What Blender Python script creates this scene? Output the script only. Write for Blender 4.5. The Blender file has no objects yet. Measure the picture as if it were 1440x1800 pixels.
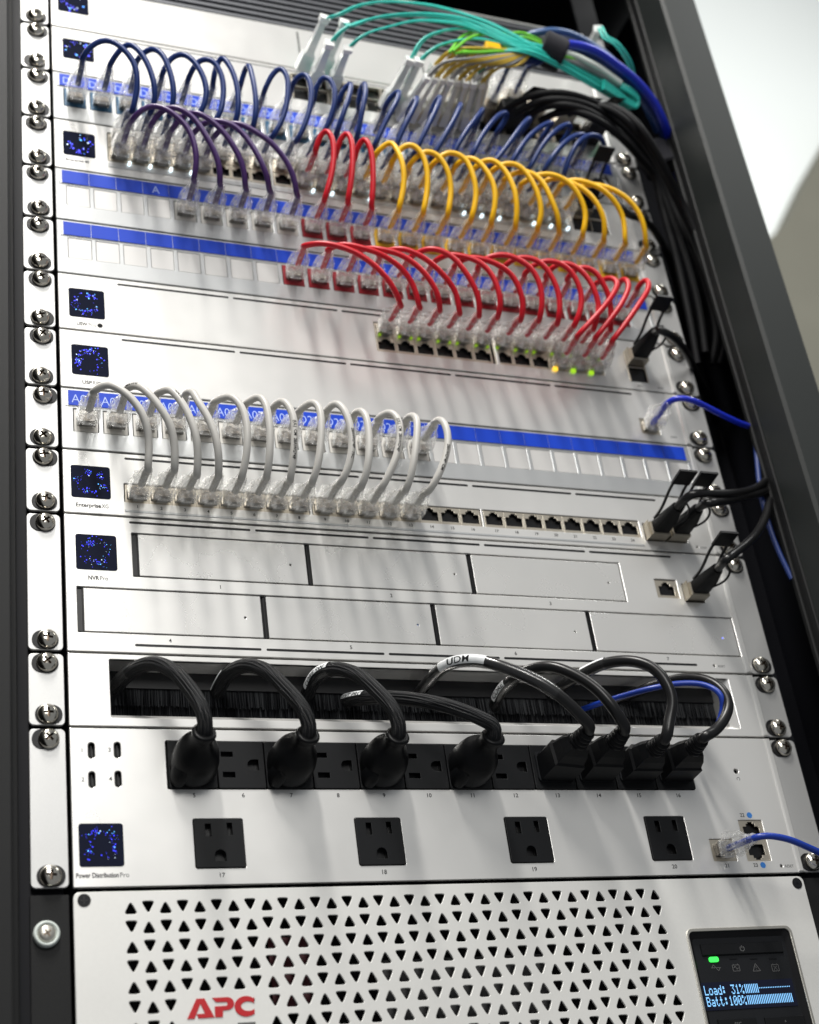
import bpy, bmesh, math, random
from mathutils import Vector, Matrix, Euler
random.seed(7)
R = math.radians
S = 0.001                                   # everything below is written in millimetres
scene = bpy.context.scene
COL = scene.collection

# ------------------------------------------------------------------ camera
CAM_POS = (-360.205, -779.479, -249.508)
CAM_ROT = (2.0939362, 0.1321362, -0.3537392)
FPX = 2738.033                              # focal length in pixels of the 1440 x 1800 frame
cam_d = bpy.data.cameras.new("camera"); cam = bpy.data.objects.new("camera", cam_d); COL.objects.link(cam)
cam.location = Vector(CAM_POS) * S
cam.rotation_euler = CAM_ROT
cam_d.sensor_fit = 'VERTICAL'; cam_d.sensor_height = 24.0; cam_d.sensor_width = 19.2
cam_d.lens = 24.0 * FPX / 1800.0
cam_d.clip_start = 0.02; cam_d.clip_end = 50
cam_d.dof.use_dof = True; cam_d.dof.focus_distance = 0.905; cam_d.dof.aperture_fstop = 4.7
scene.camera = cam
CM = Euler(CAM_ROT).to_matrix()

def at(u, v, y=0.0):
    """point of the photograph (1440 x 1800) that lies y mm in front of (-) or behind the rack face"""
    d = CM @ Vector(((u - 720) / FPX, -(v - 900) / FPX, -1.0))
    t = (y - CAM_POS[1]) / d.y
    return Vector(CAM_POS) + d * t

# ------------------------------------------------------------------ world and lamps
world = bpy.data.worlds.new("World"); scene.world = world; world.use_nodes = True
bg = world.node_tree.nodes["Background"]
bg.inputs[0].default_value = (0.92, 0.96, 1.0, 1); bg.inputs[1].default_value = 0.24
def area(name, loc, target, sx, sy, w, col=(1, 1, 1)):
    d = bpy.data.lights.new(name, 'AREA'); d.shape = 'RECTANGLE'; d.size = sx; d.size_y = sy; d.energy = w; d.color = col
    o = bpy.data.objects.new(name, d); COL.objects.link(o); o.location = loc
    o.rotation_euler = (Vector(target) - Vector(loc)).to_track_quat('-Z', 'Y').to_euler()
    return o
area("ceiling_panel_lamp", (-0.42, -0.95, 2.05), (-0.2, 0.0, 0.25), 0.14, 0.8, 58, (1.0, 0.975, 0.93))
area("ceiling_panel_lamp", (-0.45, -3.4, 1.95), (-0.2, 0, 0.2), 1.0, 1.6, 66, (1.0, 0.985, 0.95))
area("ceiling_panel_lamp", (1.5, -0.3, 2.4), (1.6, 1.0, 1.2), 0.6, 1.2, 34, (0.99, 1.0, 0.97))
scene.view_settings.view_transform = 'Standard'; scene.view_settings.look = 'None'
scene.view_settings.exposure = 0.0; scene.view_settings.gamma = 1.0
scene.cycles.transparent_max_bounces = 24
scene.cycles.max_bounces = 8

# ------------------------------------------------------------------ materials
ANROT = 0.0
def nmat(name):
    m = bpy.data.materials.new(name); m.use_nodes = True
    return m, m.node_tree, m.node_tree.nodes["Principled BSDF"]
def pmat(name, col, rough=0.5, metal=0.0, noise=0.0, nscale=400, bump=0.0, bscale=900, spec=None, coat=0.0, rvar=0.0, aniso=0.0):
    m, nt, b = nmat(name)
    c4 = (*col, 1)
    b.inputs['Base Color'].default_value = c4; b.inputs['Roughness'].default_value = rough; b.inputs['Metallic'].default_value = metal
    if spec is not None: b.inputs['Specular IOR Level'].default_value = spec
    if coat: b.inputs['Coat Weight'].default_value = coat; b.inputs['Coat Roughness'].default_value = 0.08
    if aniso: b.inputs['Anisotropic'].default_value = aniso; b.inputs['Anisotropic Rotation'].default_value = ANROT
    tc = nt.nodes.new('ShaderNodeTexCoord')
    if noise:
        n = nt.nodes.new('ShaderNodeTexNoise'); n.inputs['Scale'].default_value = nscale; n.inputs['Detail'].default_value = 4
        nt.links.new(tc.outputs['Object'], n.inputs['Vector'])
        r = nt.nodes.new('ShaderNodeMix'); r.data_type = 'RGBA'
        r.inputs[6].default_value = (*[x * (1 - noise) for x in col], 1); r.inputs[7].default_value = (*[min(1, x * (1 + noise)) for x in col], 1)
        nt.links.new(n.outputs['Fac'], r.inputs[0]); nt.links.new(r.outputs[2], b.inputs['Base Color'])
    if rvar:
        n = nt.nodes.new('ShaderNodeTexNoise'); n.inputs['Scale'].default_value = 22; n.inputs['Detail'].default_value = 6
        nt.links.new(tc.outputs['Object'], n.inputs['Vector'])
        mr = nt.nodes.new('ShaderNodeMapRange'); mr.inputs[1].default_value = .3; mr.inputs[2].default_value = .7; mr.inputs[3].default_value = rough - rvar; mr.inputs[4].default_value = rough + rvar
        nt.links.new(n.outputs['Fac'], mr.inputs[0]); nt.links.new(mr.outputs[0], b.inputs['Roughness'])
    if bump:
        n = nt.nodes.new('ShaderNodeTexNoise'); n.inputs['Scale'].default_value = bscale; n.inputs['Detail'].default_value = 3
        nt.links.new(tc.outputs['Object'], n.inputs['Vector'])
        bp = nt.nodes.new('ShaderNodeBump'); bp.inputs['Strength'].default_value = bump; bp.inputs['Distance'].default_value = 0.0003
        nt.links.new(n.outputs['Fac'], bp.inputs['Height']); nt.links.new(bp.outputs[0], b.inputs['Normal'])
    return m
def emat(name, col, s):
    m, nt, b = nmat(name)
    b.inputs['Base Color'].default_value = (*[c * .1 for c in col], 1); b.inputs['Emission Color'].default_value = (*col, 1); b.inputs['Emission Strength'].default_value = s
    return m
def clear(name, tint, gloss=0.22, rough=0.1, body=0.12, bodycol=(0.85, 0.85, 0.85)):
    m, nt, b = nmat(name); nt.nodes.remove(b)
    out = nt.nodes["Material Output"]
    tr = nt.nodes.new('ShaderNodeBsdfTransparent'); tr.inputs[0].default_value = (*tint, 1)
    gl = nt.nodes.new('ShaderNodeBsdfGlossy'); gl.inputs['Roughness'].default_value = rough
    df = nt.nodes.new('ShaderNodeBsdfDiffuse'); df.inputs[0].default_value = (*bodycol, 1)
    lw = nt.nodes.new('ShaderNodeLayerWeight'); lw.inputs[0].default_value = 0.35
    mp = nt.nodes.new('ShaderNodeMapRange'); mp.inputs[3].default_value = gloss * .4; mp.inputs[4].default_value = min(1, gloss * 3.6)
    pw = nt.nodes.new('ShaderNodeMath'); pw.operation = 'POWER'; pw.inputs[1].default_value = 1.7
    nt.links.new(lw.outputs['Facing'], pw.inputs[0]); nt.links.new(pw.outputs[0], mp.inputs[0])
    m1 = nt.nodes.new('ShaderNodeMixShader'); m1.inputs[0].default_value = body
    nt.links.new(tr.outputs[0], m1.inputs[1]); nt.links.new(df.outputs[0], m1.inputs[2])
    m2 = nt.nodes.new('ShaderNodeMixShader'); nt.links.new(mp.outputs[0], m2.inputs[0])
    nt.links.new(m1.outputs[0], m2.inputs[1]); nt.links.new(gl.outputs[0], m2.inputs[2])
    nt.links.new(m2.outputs[0], out.inputs['Surface'])
    return m

M = {}
M['alu'] = pmat('anodised_aluminium', (0.84, 0.83, 0.805), 0.30, 0.62, rvar=0.03)
M['ear'] = pmat('ear_aluminium', (0.52, 0.52, 0.515), 0.42, 0.6, noise=0.05, nscale=900, bump=0.12, bscale=2200)
M['patchface'] = pmat('patch_panel_steel', (0.64, 0.65, 0.65), 0.30, 0.62, rvar=0.03)
M['tray'] = pmat('tray_aluminium', (0.82, 0.81, 0.785), 0.28, 0.62, rvar=0.03)
M['bezel'] = pmat('painted_bezel', (0.72, 0.715, 0.69), 0.40, 0.3, noise=0.03, nscale=500, bump=0.06, bscale=2000, rvar=0.04)
M['blank'] = pmat('blank_insert_plastic', (0.60, 0.59, 0.575), 0.42, 0.2)
M['chrome'] = pmat('nickel_plated_steel', (0.72, 0.68, 0.60), 0.16, 1.0, noise=0.12, nscale=260, bump=0.1, bscale=500)
M['chromedark'] = pmat('screw_recess', (0.16, 0.12, 0.09), 0.4, 0.9)
M['black'] = pmat('black_plastic', (0.007, 0.007, 0.008), 0.42, spec=0.3)
M['blacksatin'] = pmat('black_moulded_plastic', (0.009, 0.010, 0.012), 0.5, bump=0.15, bscale=1800, spec=0.22)
M['outlet'] = pmat('outlet_plastic', (0.006, 0.0065, 0.0075), 0.42, bump=0.1, bscale=1800, spec=0.22)
M['rubber'] = pmat('black_rubber', (0.003, 0.0033, 0.004), 0.42, bump=0.15, bscale=900, spec=0.14)
M['pvc'] = pmat('black_cable_jacket', (0.005, 0.005, 0.0055), 0.33, spec=0.35)
M['void'] = pmat('unlit_black', (0.002, 0.002, 0.0025), 0.7, spec=0.1)
M['hole'] = pmat('socket_black', (0.003, 0.003, 0.004), 0.35)
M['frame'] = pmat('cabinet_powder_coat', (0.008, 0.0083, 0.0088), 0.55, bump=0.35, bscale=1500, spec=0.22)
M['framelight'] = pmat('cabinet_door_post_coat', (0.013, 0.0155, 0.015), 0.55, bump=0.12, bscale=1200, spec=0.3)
M['inner'] = pmat('cabinet_inner_black', (0.003, 0.0034, 0.006), 0.6, spec=0.22)
M['wall'] = pmat('painted_wall', (0.80, 0.83, 0.82), 0.85, noise=0.03, nscale=3)
M['wall_shadow'] = pmat('grey_green_wall_shadow', (0.14, 0.135, 0.108), 0.8, noise=0.15, nscale=5)  # soft wall shadow put into a darker grey-green colour
M['cage'] = pmat('port_cage_metal', (0.66, 0.60, 0.50), 0.32, 0.85)
M['module'] = pmat('module_metal', (0.42, 0.38, 0.31), 0.35, 0.9)
M['keystone'] = pmat('clear_keystone', (0.66, 0.64, 0.60), 0.35)
M['key_navy'] = pmat('navy_keystone', (0.006, 0.075, 0.16), 0.35)
M['key_red'] = pmat('red_keystone', (0.30, 0.008, 0.018), 0.35)
M['deepred'] = pmat('dark_red_wire_cover', (0.05, 0.002, 0.006), 0.5)
M['key_yellow'] = pmat('yellow_keystone', (0.72, 0.42, 0.02), 0.35)
M['label_blue'] = pmat('blue_label_strip', (0.010, 0.055, 0.52), 0.35, spec=0.3)
M['label_txt'] = pmat('label_lettering', (0.42, 0.52, 0.86), 0.5)
M['ink'] = pmat('printed_ink', (0.02, 0.02, 0.022), 0.8, spec=0.1)
M['inkgrey'] = pmat('grey_printed_ink', (0.13, 0.13, 0.13), 0.8, spec=0.1)
M['inkdim'] = pmat('faint_grey_ink', (0.05, 0.05, 0.052), 0.6)
M['dotblue'] = pmat('blue_sticker', (0.03, 0.17, 0.50), 0.5)
M['screen'] = pmat('display_glass', (0.008, 0.010, 0.024), 0.12, spec=0.25)
M['dot1'] = emat('display_blue_light', (0.03, 0.035, 1.0), 2.2)
M['dot2'] = emat('display_cyan_light', (0.10, 0.45, 1.0), 2.6)
M['dot3'] = emat('display_white_light', (0.65, 0.80, 1.0), 2.6)
M['lcd'] = emat('lcd_pixel_light', (0.24, 0.58, 1.0), 1.5)
M['green'] = emat('green_led', (0.05, 1.0, 0.10), 1.6)
M['lime'] = emat('lime_led', (0.50, 0.95, 0.03), 0.75)
M['lime_dim'] = emat('dim_lime_led', (0.50, 0.85, 0.03), 0.38)
M['amber'] = emat('amber_led', (1.0, 0.62, 0.05), 1.4)
M['white_led'] = emat('white_led', (0.75, 0.92, 1.0), 2.2)
M['blue_led'] = emat('blue_led', (0.25, 0.30, 1.0), 1.6)
M['plug'] = clear('clear_plug_plastic', (0.90, 0.89, 0.87), 0.26, 0.07, 0.05)
def streaky(name, tint, lo, hi, gloss, rough, col, scale=300):
    """clear moulded plastic: see-through with whitish streaks painted in as highlights and hard edge glints"""
    m, nt, b = nmat(name); nt.nodes.remove(b); out = nt.nodes["Material Output"]; N = nt.nodes.new; Lk = nt.links.new
    tc = N('ShaderNodeTexCoord'); mpn = N('ShaderNodeMapping'); mpn.inputs['Scale'].default_value = (1, .45, 1); Lk(tc.outputs['Object'], mpn.inputs['Vector'])
    n = N('ShaderNodeTexNoise'); n.inputs['Scale'].default_value = scale; n.inputs['Detail'].default_value = 3; Lk(mpn.outputs[0], n.inputs['Vector'])
    mr = N('ShaderNodeMapRange'); mr.inputs[1].default_value = .42; mr.inputs[2].default_value = .62; mr.inputs[3].default_value = lo; mr.inputs[4].default_value = hi; Lk(n.outputs['Fac'], mr.inputs[0])
    bp = N('ShaderNodeBump'); bp.inputs['Strength'].default_value = .7; bp.inputs['Distance'].default_value = .0012; Lk(n.outputs['Fac'], bp.inputs['Height'])
    tr = N('ShaderNodeBsdfTransparent'); tr.inputs[0].default_value = (*tint, 1)
    df = N('ShaderNodeBsdfDiffuse'); df.inputs[0].default_value = (*col, 1); tl = N('ShaderNodeBsdfTranslucent'); tl.inputs[0].default_value = (*col, 1)
    a = N('ShaderNodeMixShader'); a.inputs[0].default_value = .4; Lk(df.outputs[0], a.inputs[1]); Lk(tl.outputs[0], a.inputs[2])
    m1 = N('ShaderNodeMixShader'); Lk(mr.outputs[0], m1.inputs[0]); Lk(tr.outputs[0], m1.inputs[1]); Lk(a.outputs[0], m1.inputs[2])
    gl = N('ShaderNodeBsdfGlossy'); gl.inputs['Roughness'].default_value = rough; Lk(bp.outputs[0], gl.inputs['Normal'])
    lw = N('ShaderNodeLayerWeight'); lw.inputs[0].default_value = .3; Lk(bp.outputs[0], lw.inputs['Normal'])
    pw = N('ShaderNodeMath'); pw.operation = 'POWER'; pw.inputs[1].default_value = 3; Lk(lw.outputs['Facing'], pw.inputs[0])
    mp = N('ShaderNodeMapRange'); mp.inputs[3].default_value = .05; mp.inputs[4].default_value = gloss; Lk(pw.outputs[0], mp.inputs[0])
    m2 = N('ShaderNodeMixShader'); Lk(mp.outputs[0], m2.inputs[0]); Lk(m1.outputs[0], m2.inputs[1]); Lk(gl.outputs[0], m2.inputs[2]); Lk(m2.outputs[0], out.inputs['Surface'])
    return m
M['boot'] = streaky('clear_boot_plastic', (0.99, 0.99, 0.985), 0.0, 0.34, 0.85, 0.045, (0.97, 0.97, 0.97))  # white noise streaks imitate glints and refraction in the clear plastic
M['sleeve'] = clear('heat_shrink_film', (0.93, 0.93, 0.93), 0.10, 0.15, 0.01)
M['lc_body'] = clear('translucent_connector', (0.72, 0.73, 0.72), 0.2, 0.25, 0.7, (0.86, 0.87, 0.86))
M['lc_cap'] = pmat('white_connector_cap', (0.80, 0.80, 0.78), 0.4)
M['contact'] = pmat('grey_plug_core', (0.34, 0.30, 0.26), 0.35, 0.5, noise=0.6, nscale=500)
M['c_white'] = pmat('white_grey_jacket', (0.50, 0.485, 0.455), 0.42)
M['c_red'] = pmat('red_jacket', (0.50, 0.004, 0.014), 0.36, spec=0.35)
M['c_yellow'] = pmat('yellow_jacket', (0.80, 0.45, 0.004), 0.38, spec=0.35)
M['c_navy'] = pmat('navy_jacket', (0.006, 0.025, 0.135), 0.36, spec=0.35)
M['c_blue'] = pmat('blue_jacket', (0.006, 0.035, 0.30), 0.36)
M['c_deepblue'] = pmat('deep_blue_jacket', (0.010, 0.030, 0.15), 0.45)  # deeper blue for the cable hanging in the right gap
M['c_royal'] = pmat('royal_blue_jacket', (0.007, 0.022, 0.46), 0.34)
M['c_steel'] = pmat('steel_blue_jacket', (0.035, 0.09, 0.23), 0.4)
M['c_purple'] = pmat('purple_jacket', (0.050, 0.014, 0.105), 0.33)
M['c_aqua'] = pmat('aqua_fibre_jacket', (0.03, 0.50, 0.42), 0.35)
M['c_lime'] = pmat('lime_fibre_jacket', (0.17, 0.60, 0.04), 0.35)
M['c_fiberwhite'] = pmat('white_sleeve', (0.72, 0.78, 0.72), 0.4)
M['c_grey'] = pmat('grey_jacket', (0.28, 0.28, 0.28), 0.4)
M['c_brassy'] = pmat('yellow_fibre_jacket', (0.62, 0.42, 0.05), 0.4)
M['velcro'] = pmat('black_hook_and_loop', (0.008, 0.008, 0.013), 0.9, bump=0.5, bscale=900)
M['tag_white'] = pmat('white_label_tape', (0.74, 0.76, 0.77), 0.4)
M['apc_red'] = pmat('red_logo_paint', (0.46, 0.006, 0.012), 0.4)
M['bristle'] = pmat('black_bristle', (0.008, 0.0085, 0.010), 0.38, spec=0.22)
M['bristle_light'] = pmat('paler_black_bristle', (0.035, 0.037, 0.040), 0.45, spec=0.3)  # paler strands mixed in at random, more of them in the upper row
M['louvre'] = pmat('grey_louvre', (0.17, 0.175, 0.19), 0.4, 0.6)
M['louvregap'] = pmat('louvre_gap', (0.045, 0.047, 0.058), 0.5, 0.3)
M['washer'] = pmat('white_cup_washer', (0.72, 0.78, 0.74), 0.35)
M['silver_screw'] = pmat('dull_screw', (0.55, 0.53, 0.48), 0.35, 0.8)

# braided sleeve: fine crossing ribs
def braid_mat():
    m, nt, b = nmat('black_braided_sleeve')
    b.inputs['Specular IOR Level'].default_value = 0.3; b.inputs['Base Color'].default_value = (0.0045, 0.005, 0.0065, 1); b.inputs['Roughness'].default_value = 0.5
    uv = nt.nodes.new('ShaderNodeUVMap'); sep = nt.nodes.new('ShaderNodeSeparateXYZ'); nt.links.new(uv.outputs[0], sep.inputs[0])
    w = nt.nodes.new('ShaderNodeTexWave'); w.wave_type = 'BANDS'; w.bands_direction = 'Y'; w.inputs['Scale'].default_value = 5.0
    w.inputs['Distortion'].default_value = 0.6
    nt.links.new(uv.outputs[0], w.inputs['Vector'])
    w2 = nt.nodes.new('ShaderNodeTexWave'); w2.wave_type = 'BANDS'; w2.bands_direction = 'DIAGONAL'; w2.inputs['Scale'].default_value = 14
    nt.links.new(uv.outputs[0], w2.inputs['Vector'])
    ad = nt.nodes.new('ShaderNodeMath'); ad.operation = 'MULTIPLY_ADD'; ad.inputs[1].default_value = 0.35
    nt.links.new(w2.outputs['Fac'], ad.inputs[0]); nt.links.new(w.outputs['Fac'], ad.inputs[2])
    bp = nt.nodes.new('ShaderNodeBump'); bp.inputs['Strength'].default_value = 0.8; bp.inputs['Distance'].default_value = 0.0006
    nt.links.new(ad.outputs[0], bp.inputs['Height']); nt.links.new(bp.outputs[0], b.inputs['Normal'])
    return m
M['braid'] = braid_mat()
M['matte'] = pmat('matte_black_jacket', (0.005, 0.005, 0.006), 0.6, spec=0.18)

# ------------------------------------------------------------------ object helpers
def link(o, parent=None):
    COL.objects.link(o)
    if parent is not None: o.parent = parent
    return o
def tag(o, label=None, cat=None, group=None, kind=None):
    if label: o['label'] = label
    if cat: o['category'] = cat
    if group: o['group'] = group
    if kind: o['kind'] = kind
    return o
def thing(name, label, cat, loc, group=None):
    o = bpy.data.objects.new(name, None); o.empty_display_size = 0.01
    o.location = Vector(loc) * S; link(o)
    return tag(o, label, cat, group)
def wloc(o):
    v = Vector(o.location); p = o.parent
    while p is not None: v += Vector(p.location); p = p.parent
    return v / S

class MB:
    """collects faces in mm, world coordinates; build() makes ONE mesh object"""
    def __init__(s): s.v = []; s.f = []; s.m = []; s.uv = {}; s.sm = []
    def add(s, vs, fs, mi=0, smooth=False):
        b = len(s.v); s.v += [tuple(v) for v in vs]
        for f in fs: s.f.append(tuple(b + i for i in f)); s.m.append(mi); s.sm.append(smooth)
        return s
    def box(s, x0, x1, y0, y1, z0, z1, mi=0):
        vs = [(x, y, z) for z in (z0, z1) for y in (y0, y1) for x in (x0, x1)]
        return s.add(vs, [(0, 2, 3, 1), (4, 5, 7, 6), (0, 1, 5, 4), (2, 6, 7, 3), (0, 4, 6, 2), (1, 3, 7, 5)], mi)
    def bbox(s, x0, x1, y0, y1, z0, z1, c, mi=0):
        """box with chamfered front (-y) edges"""
        vs = [(x0, y1, z0), (x1, y1, z0), (x1, y1, z1), (x0, y1, z1), (x0, y0 + c, z0), (x1, y0 + c, z0), (x1, y0 + c, z1), (x0, y0 + c, z1),
              (x0 + c, y0, z0 + c), (x1 - c, y0, z0 + c), (x1 - c, y0, z1 - c), (x0 + c, y0, z1 - c)]
        return s.add(vs, [(0, 3, 2, 1), (0, 1, 5, 4), (1, 2, 6, 5), (2, 3, 7, 6), (3, 0, 4, 7), (4, 5, 9, 8), (5, 6, 10, 9), (6, 7, 11, 10), (7, 4, 8, 11), (8, 9, 10, 11)], mi)
    def loft(s, rings, mi=0, smooth=True, cap=True):
        n = len(rings[0]); vs = [p for r in rings for p in r]; fs = []
        for k in range(len(rings) - 1):
            for i in range(n):
                j = (i + 1) % n
                fs.append((k * n + i, k * n + j, (k + 1) * n + j, (k + 1) * n + i))
        s.add(vs, fs, mi, smooth)
        if cap:
            s.add(rings[0], [tuple(range(n - 1, -1, -1))], mi); s.add(rings[-1], [tuple(range(n))], mi)
        return s
    def tube(s, pts, r, n=10, mi=0, cap=True):
        rr = r if callable(r) else (lambda t: r)
        rings = []; fr = frames(pts)
        for i, (p, a, b) in enumerate(fr):
            q = rr(i / (len(fr) - 1))
            rings.append([p + (a * math.cos(2 * math.pi * k / n) + b * math.sin(2 * math.pi * k / n)) * q for k in range(n)])
        return s.loft(rings, mi, True, cap)
    def cyl(s, cx, cz, y0, y1, r, n=20, mi=0, r1=None):
        r1 = r if r1 is None else r1
        a = [(cx + r * math.cos(2 * math.pi * k / n), y0, cz + r * math.sin(2 * math.pi * k / n)) for k in range(n)]
        b = [(cx + r1 * math.cos(2 * math.pi * k / n), y1, cz + r1 * math.sin(2 * math.pi * k / n)) for k in range(n)]
        return s.loft([a, b], mi, False)
    def build(s, name, mats, parent=None, label=None, kind=None, loc=None):
        me = bpy.data.meshes.new(name)
        off = Vector(loc) if loc is not None else (wloc(parent) if parent is not None else Vector((0, 0, 0)))
        me.from_pydata([((v[0] - off.x) * S, (v[1] - off.y) * S, (v[2] - off.z) * S) for v in s.v], [], s.f)
        for k in (mats if isinstance(mats, (list, tuple)) else [mats]): me.materials.append(M[k])
        me.polygons.foreach_set('material_index', s.m); me.polygons.foreach_set('use_smooth', s.sm)
        bm = bmesh.new(); bm.from_mesh(me); bmesh.ops.recalc_face_normals(bm, faces=bm.faces); bm.to_mesh(me); bm.free()
        me.update()
        o = bpy.data.objects.new(name, me); link(o, parent)
        if loc is not None:
            o.location = (off - (wloc(parent) if parent is not None else Vector((0, 0, 0)))) * S
        if label: o['label'] = label
        if kind: o['kind'] = kind
        return o

def place(name, mesh, loc, parent, rot=None, label=None):
    o = bpy.data.objects.new(name, mesh); link(o, parent)
    o.location = (Vector(loc) - (wloc(parent) if parent is not None else Vector((0, 0, 0)))) * S
    if rot is not None: o.rotation_euler = rot
    if label: o['label'] = label
    return o

def catmull(P, n):
    P = [Vector(p) for p in P]
    # centripetal-like resampling through arc length
    Q = [P[0] * 2 - P[1]] + P + [P[-1] * 2 - P[-2]]
    out = []
    seg = len(P) - 1
    L = [(P[i + 1] - P[i]).length for i in range(seg)]; T = sum(L) or 1
    for i in range(seg):
        k = max(2, int(round(n * L[i] / T)))
        p0, p1, p2, p3 = Q[i:i + 4]
        t0 = 0; t1 = t0 + max(1e-3, (p1 - p0).length) ** .5; t2 = t1 + max(1e-3, (p2 - p1).length) ** .5; t3 = t2 + max(1e-3, (p3 - p2).length) ** .5
        for j in range(k):
            t = t1 + (t2 - t1) * j / k
            a1 = p0 * ((t1 - t) / (t1 - t0)) + p1 * ((t - t0) / (t1 - t0)); a2 = p1 * ((t2 - t) / (t2 - t1)) + p2 * ((t - t1) / (t2 - t1))
            a3 = p2 * ((t3 - t) / (t3 - t2)) + p3 * ((t - t2) / (t3 - t2))
            b1 = a1 * ((t2 - t) / (t2 - t0)) + a2 * ((t - t0) / (t2 - t0)); b2 = a2 * ((t3 - t) / (t3 - t1)) + a3 * ((t - t1) / (t3 - t1))
            out.append(b1 * ((t2 - t) / (t2 - t1)) + b2 * ((t - t1) / (t2 - t1)))
    out.append(P[-1])
    for _ in range(3):           # ease small wobbles of hand-read points
        out = [out[0]] + [(out[i - 1] + out[i] * 2 + out[i + 1]) / 4 for i in range(1, len(out) - 1)] + [out[-1]]
    return out
def frames(pts):
    pts = [Vector(p) for p in pts]; res = []; up = None
    for i, p in enumerate(pts):
        t = (pts[min(i + 1, len(pts) - 1)] - pts[max(i - 1, 0)]).normalized()
        if up is None:
            up = Vector((0, 0, 1)) if abs(t.z) < 0.8 else Vector((1, 0, 0))
        a = (up - t * up.dot(t)).normalized(); b = t.cross(a); up = a
        res.append((p, a, b))
    return res

def eval_curve(cu):
    o = bpy.data.objects.new('tmp', cu); COL.objects.link(o)
    dg = bpy.context.evaluated_depsgraph_get(); dg.update()
    me = bpy.data.meshes.new_from_object(o.evaluated_get(dg))
    bpy.data.objects.remove(o); return me
def rrect(x0, x1, z0, z1, r, n=5):
    if r <= 0: return [(x0, z0), (x1, z0), (x1, z1), (x0, z1)]
    pts = []
    for cx, cz, a in ((x1 - r, z0 + r, -90), (x1 - r, z1 - r, 0), (x0 + r, z1 - r, 90), (x0 + r, z0 + r, 180)):
        for k in range(n + 1):
            t = R(a + 90 * k / n); pts.append((cx + r * math.cos(t), cz + r * math.sin(t)))
    return pts
def circ(cx, cz, r, n=20): return [(cx + r * math.cos(2 * math.pi * k / n), cz + r * math.sin(2 * math.pi * k / n)) for k in range(n)]
def plate(name, outlines, th, mat, parent, y0=0.0, bevel=0.25, label=None, loc=None):
    """flat plate in the x-z plane from filled outlines (holes allowed); front at y0"""
    cu = bpy.data.curves.new('c', 'CURVE'); cu.dimensions = '2D'; cu.fill_mode = 'BOTH'
    base = Vector(loc) if loc is not None else (wloc(parent) if parent is not None else Vector((0, 0, 0)))
    for o in outlines:
        sp = cu.splines.new('POLY'); sp.points.add(len(o) - 1); sp.use_cyclic_u = True
        for i, (x, z) in enumerate(o): sp.points[i].co = ((x - base.x), (z - base.z), 0, 1)
    cu.extrude = max(0.001, th / 2 - bevel)
    if bevel: cu.bevel_depth = bevel; cu.bevel_resolution = 1; cu.offset = -bevel
    me = eval_curve(cu); bpy.data.curves.remove(cu)
    for v in me.vertices:
        x, y, z = v.co; v.co = (x * S, (-z + th / 2 + y0 - base.y) * S, y * S)
    me.materials.clear(); me.materials.append(M[mat])
    for p in me.polygons: p.use_smooth = False
    me.name = name
    o = bpy.data.objects.new(name, me); link(o, parent)
    if loc is not None: o.location = (base - (wloc(parent) if parent is not None else Vector((0, 0, 0)))) * S
    if label: o['label'] = label
    return o
def text_mesh(s, size, bold=0.0, align='CENTER', th=0.05, shear=0.0, sx=1.0):
    cu = bpy.data.curves.new('t', 'FONT'); cu.body = s; cu.size = size; cu.align_x = align; cu.extrude = th / 2; cu.offset = bold; cu.shear = shear
    cu.resolution_u = 3
    me = eval_curve(cu); bpy.data.curves.remove(cu)
    for v in me.vertices: v.co.x *= sx
    return me
def text(s, x, z, size, mat, parent, bold=0.0, align='CENTER', y=-0.05, name='lettering', shear=0.0, sx=1.0, w=None):
    me = text_mesh(s, size, bold, align, 0.06, shear, sx)
    if w:
        xs = [v.co.x for v in me.vertices]; k = w / (max(xs) - min(xs))
        for v in me.vertices: v.co.x *= k
    for v in me.vertices:
        a, b, c = v.co; v.co = (a * S, -c * S, b * S)
    me.materials.clear(); me.materials.append(M[mat]); me.name = name
    o = bpy.data.objects.new(name, me); link(o, parent)
    o.location = (Vector((x, y, z)) - wloc(parent)) * S
    return o

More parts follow.
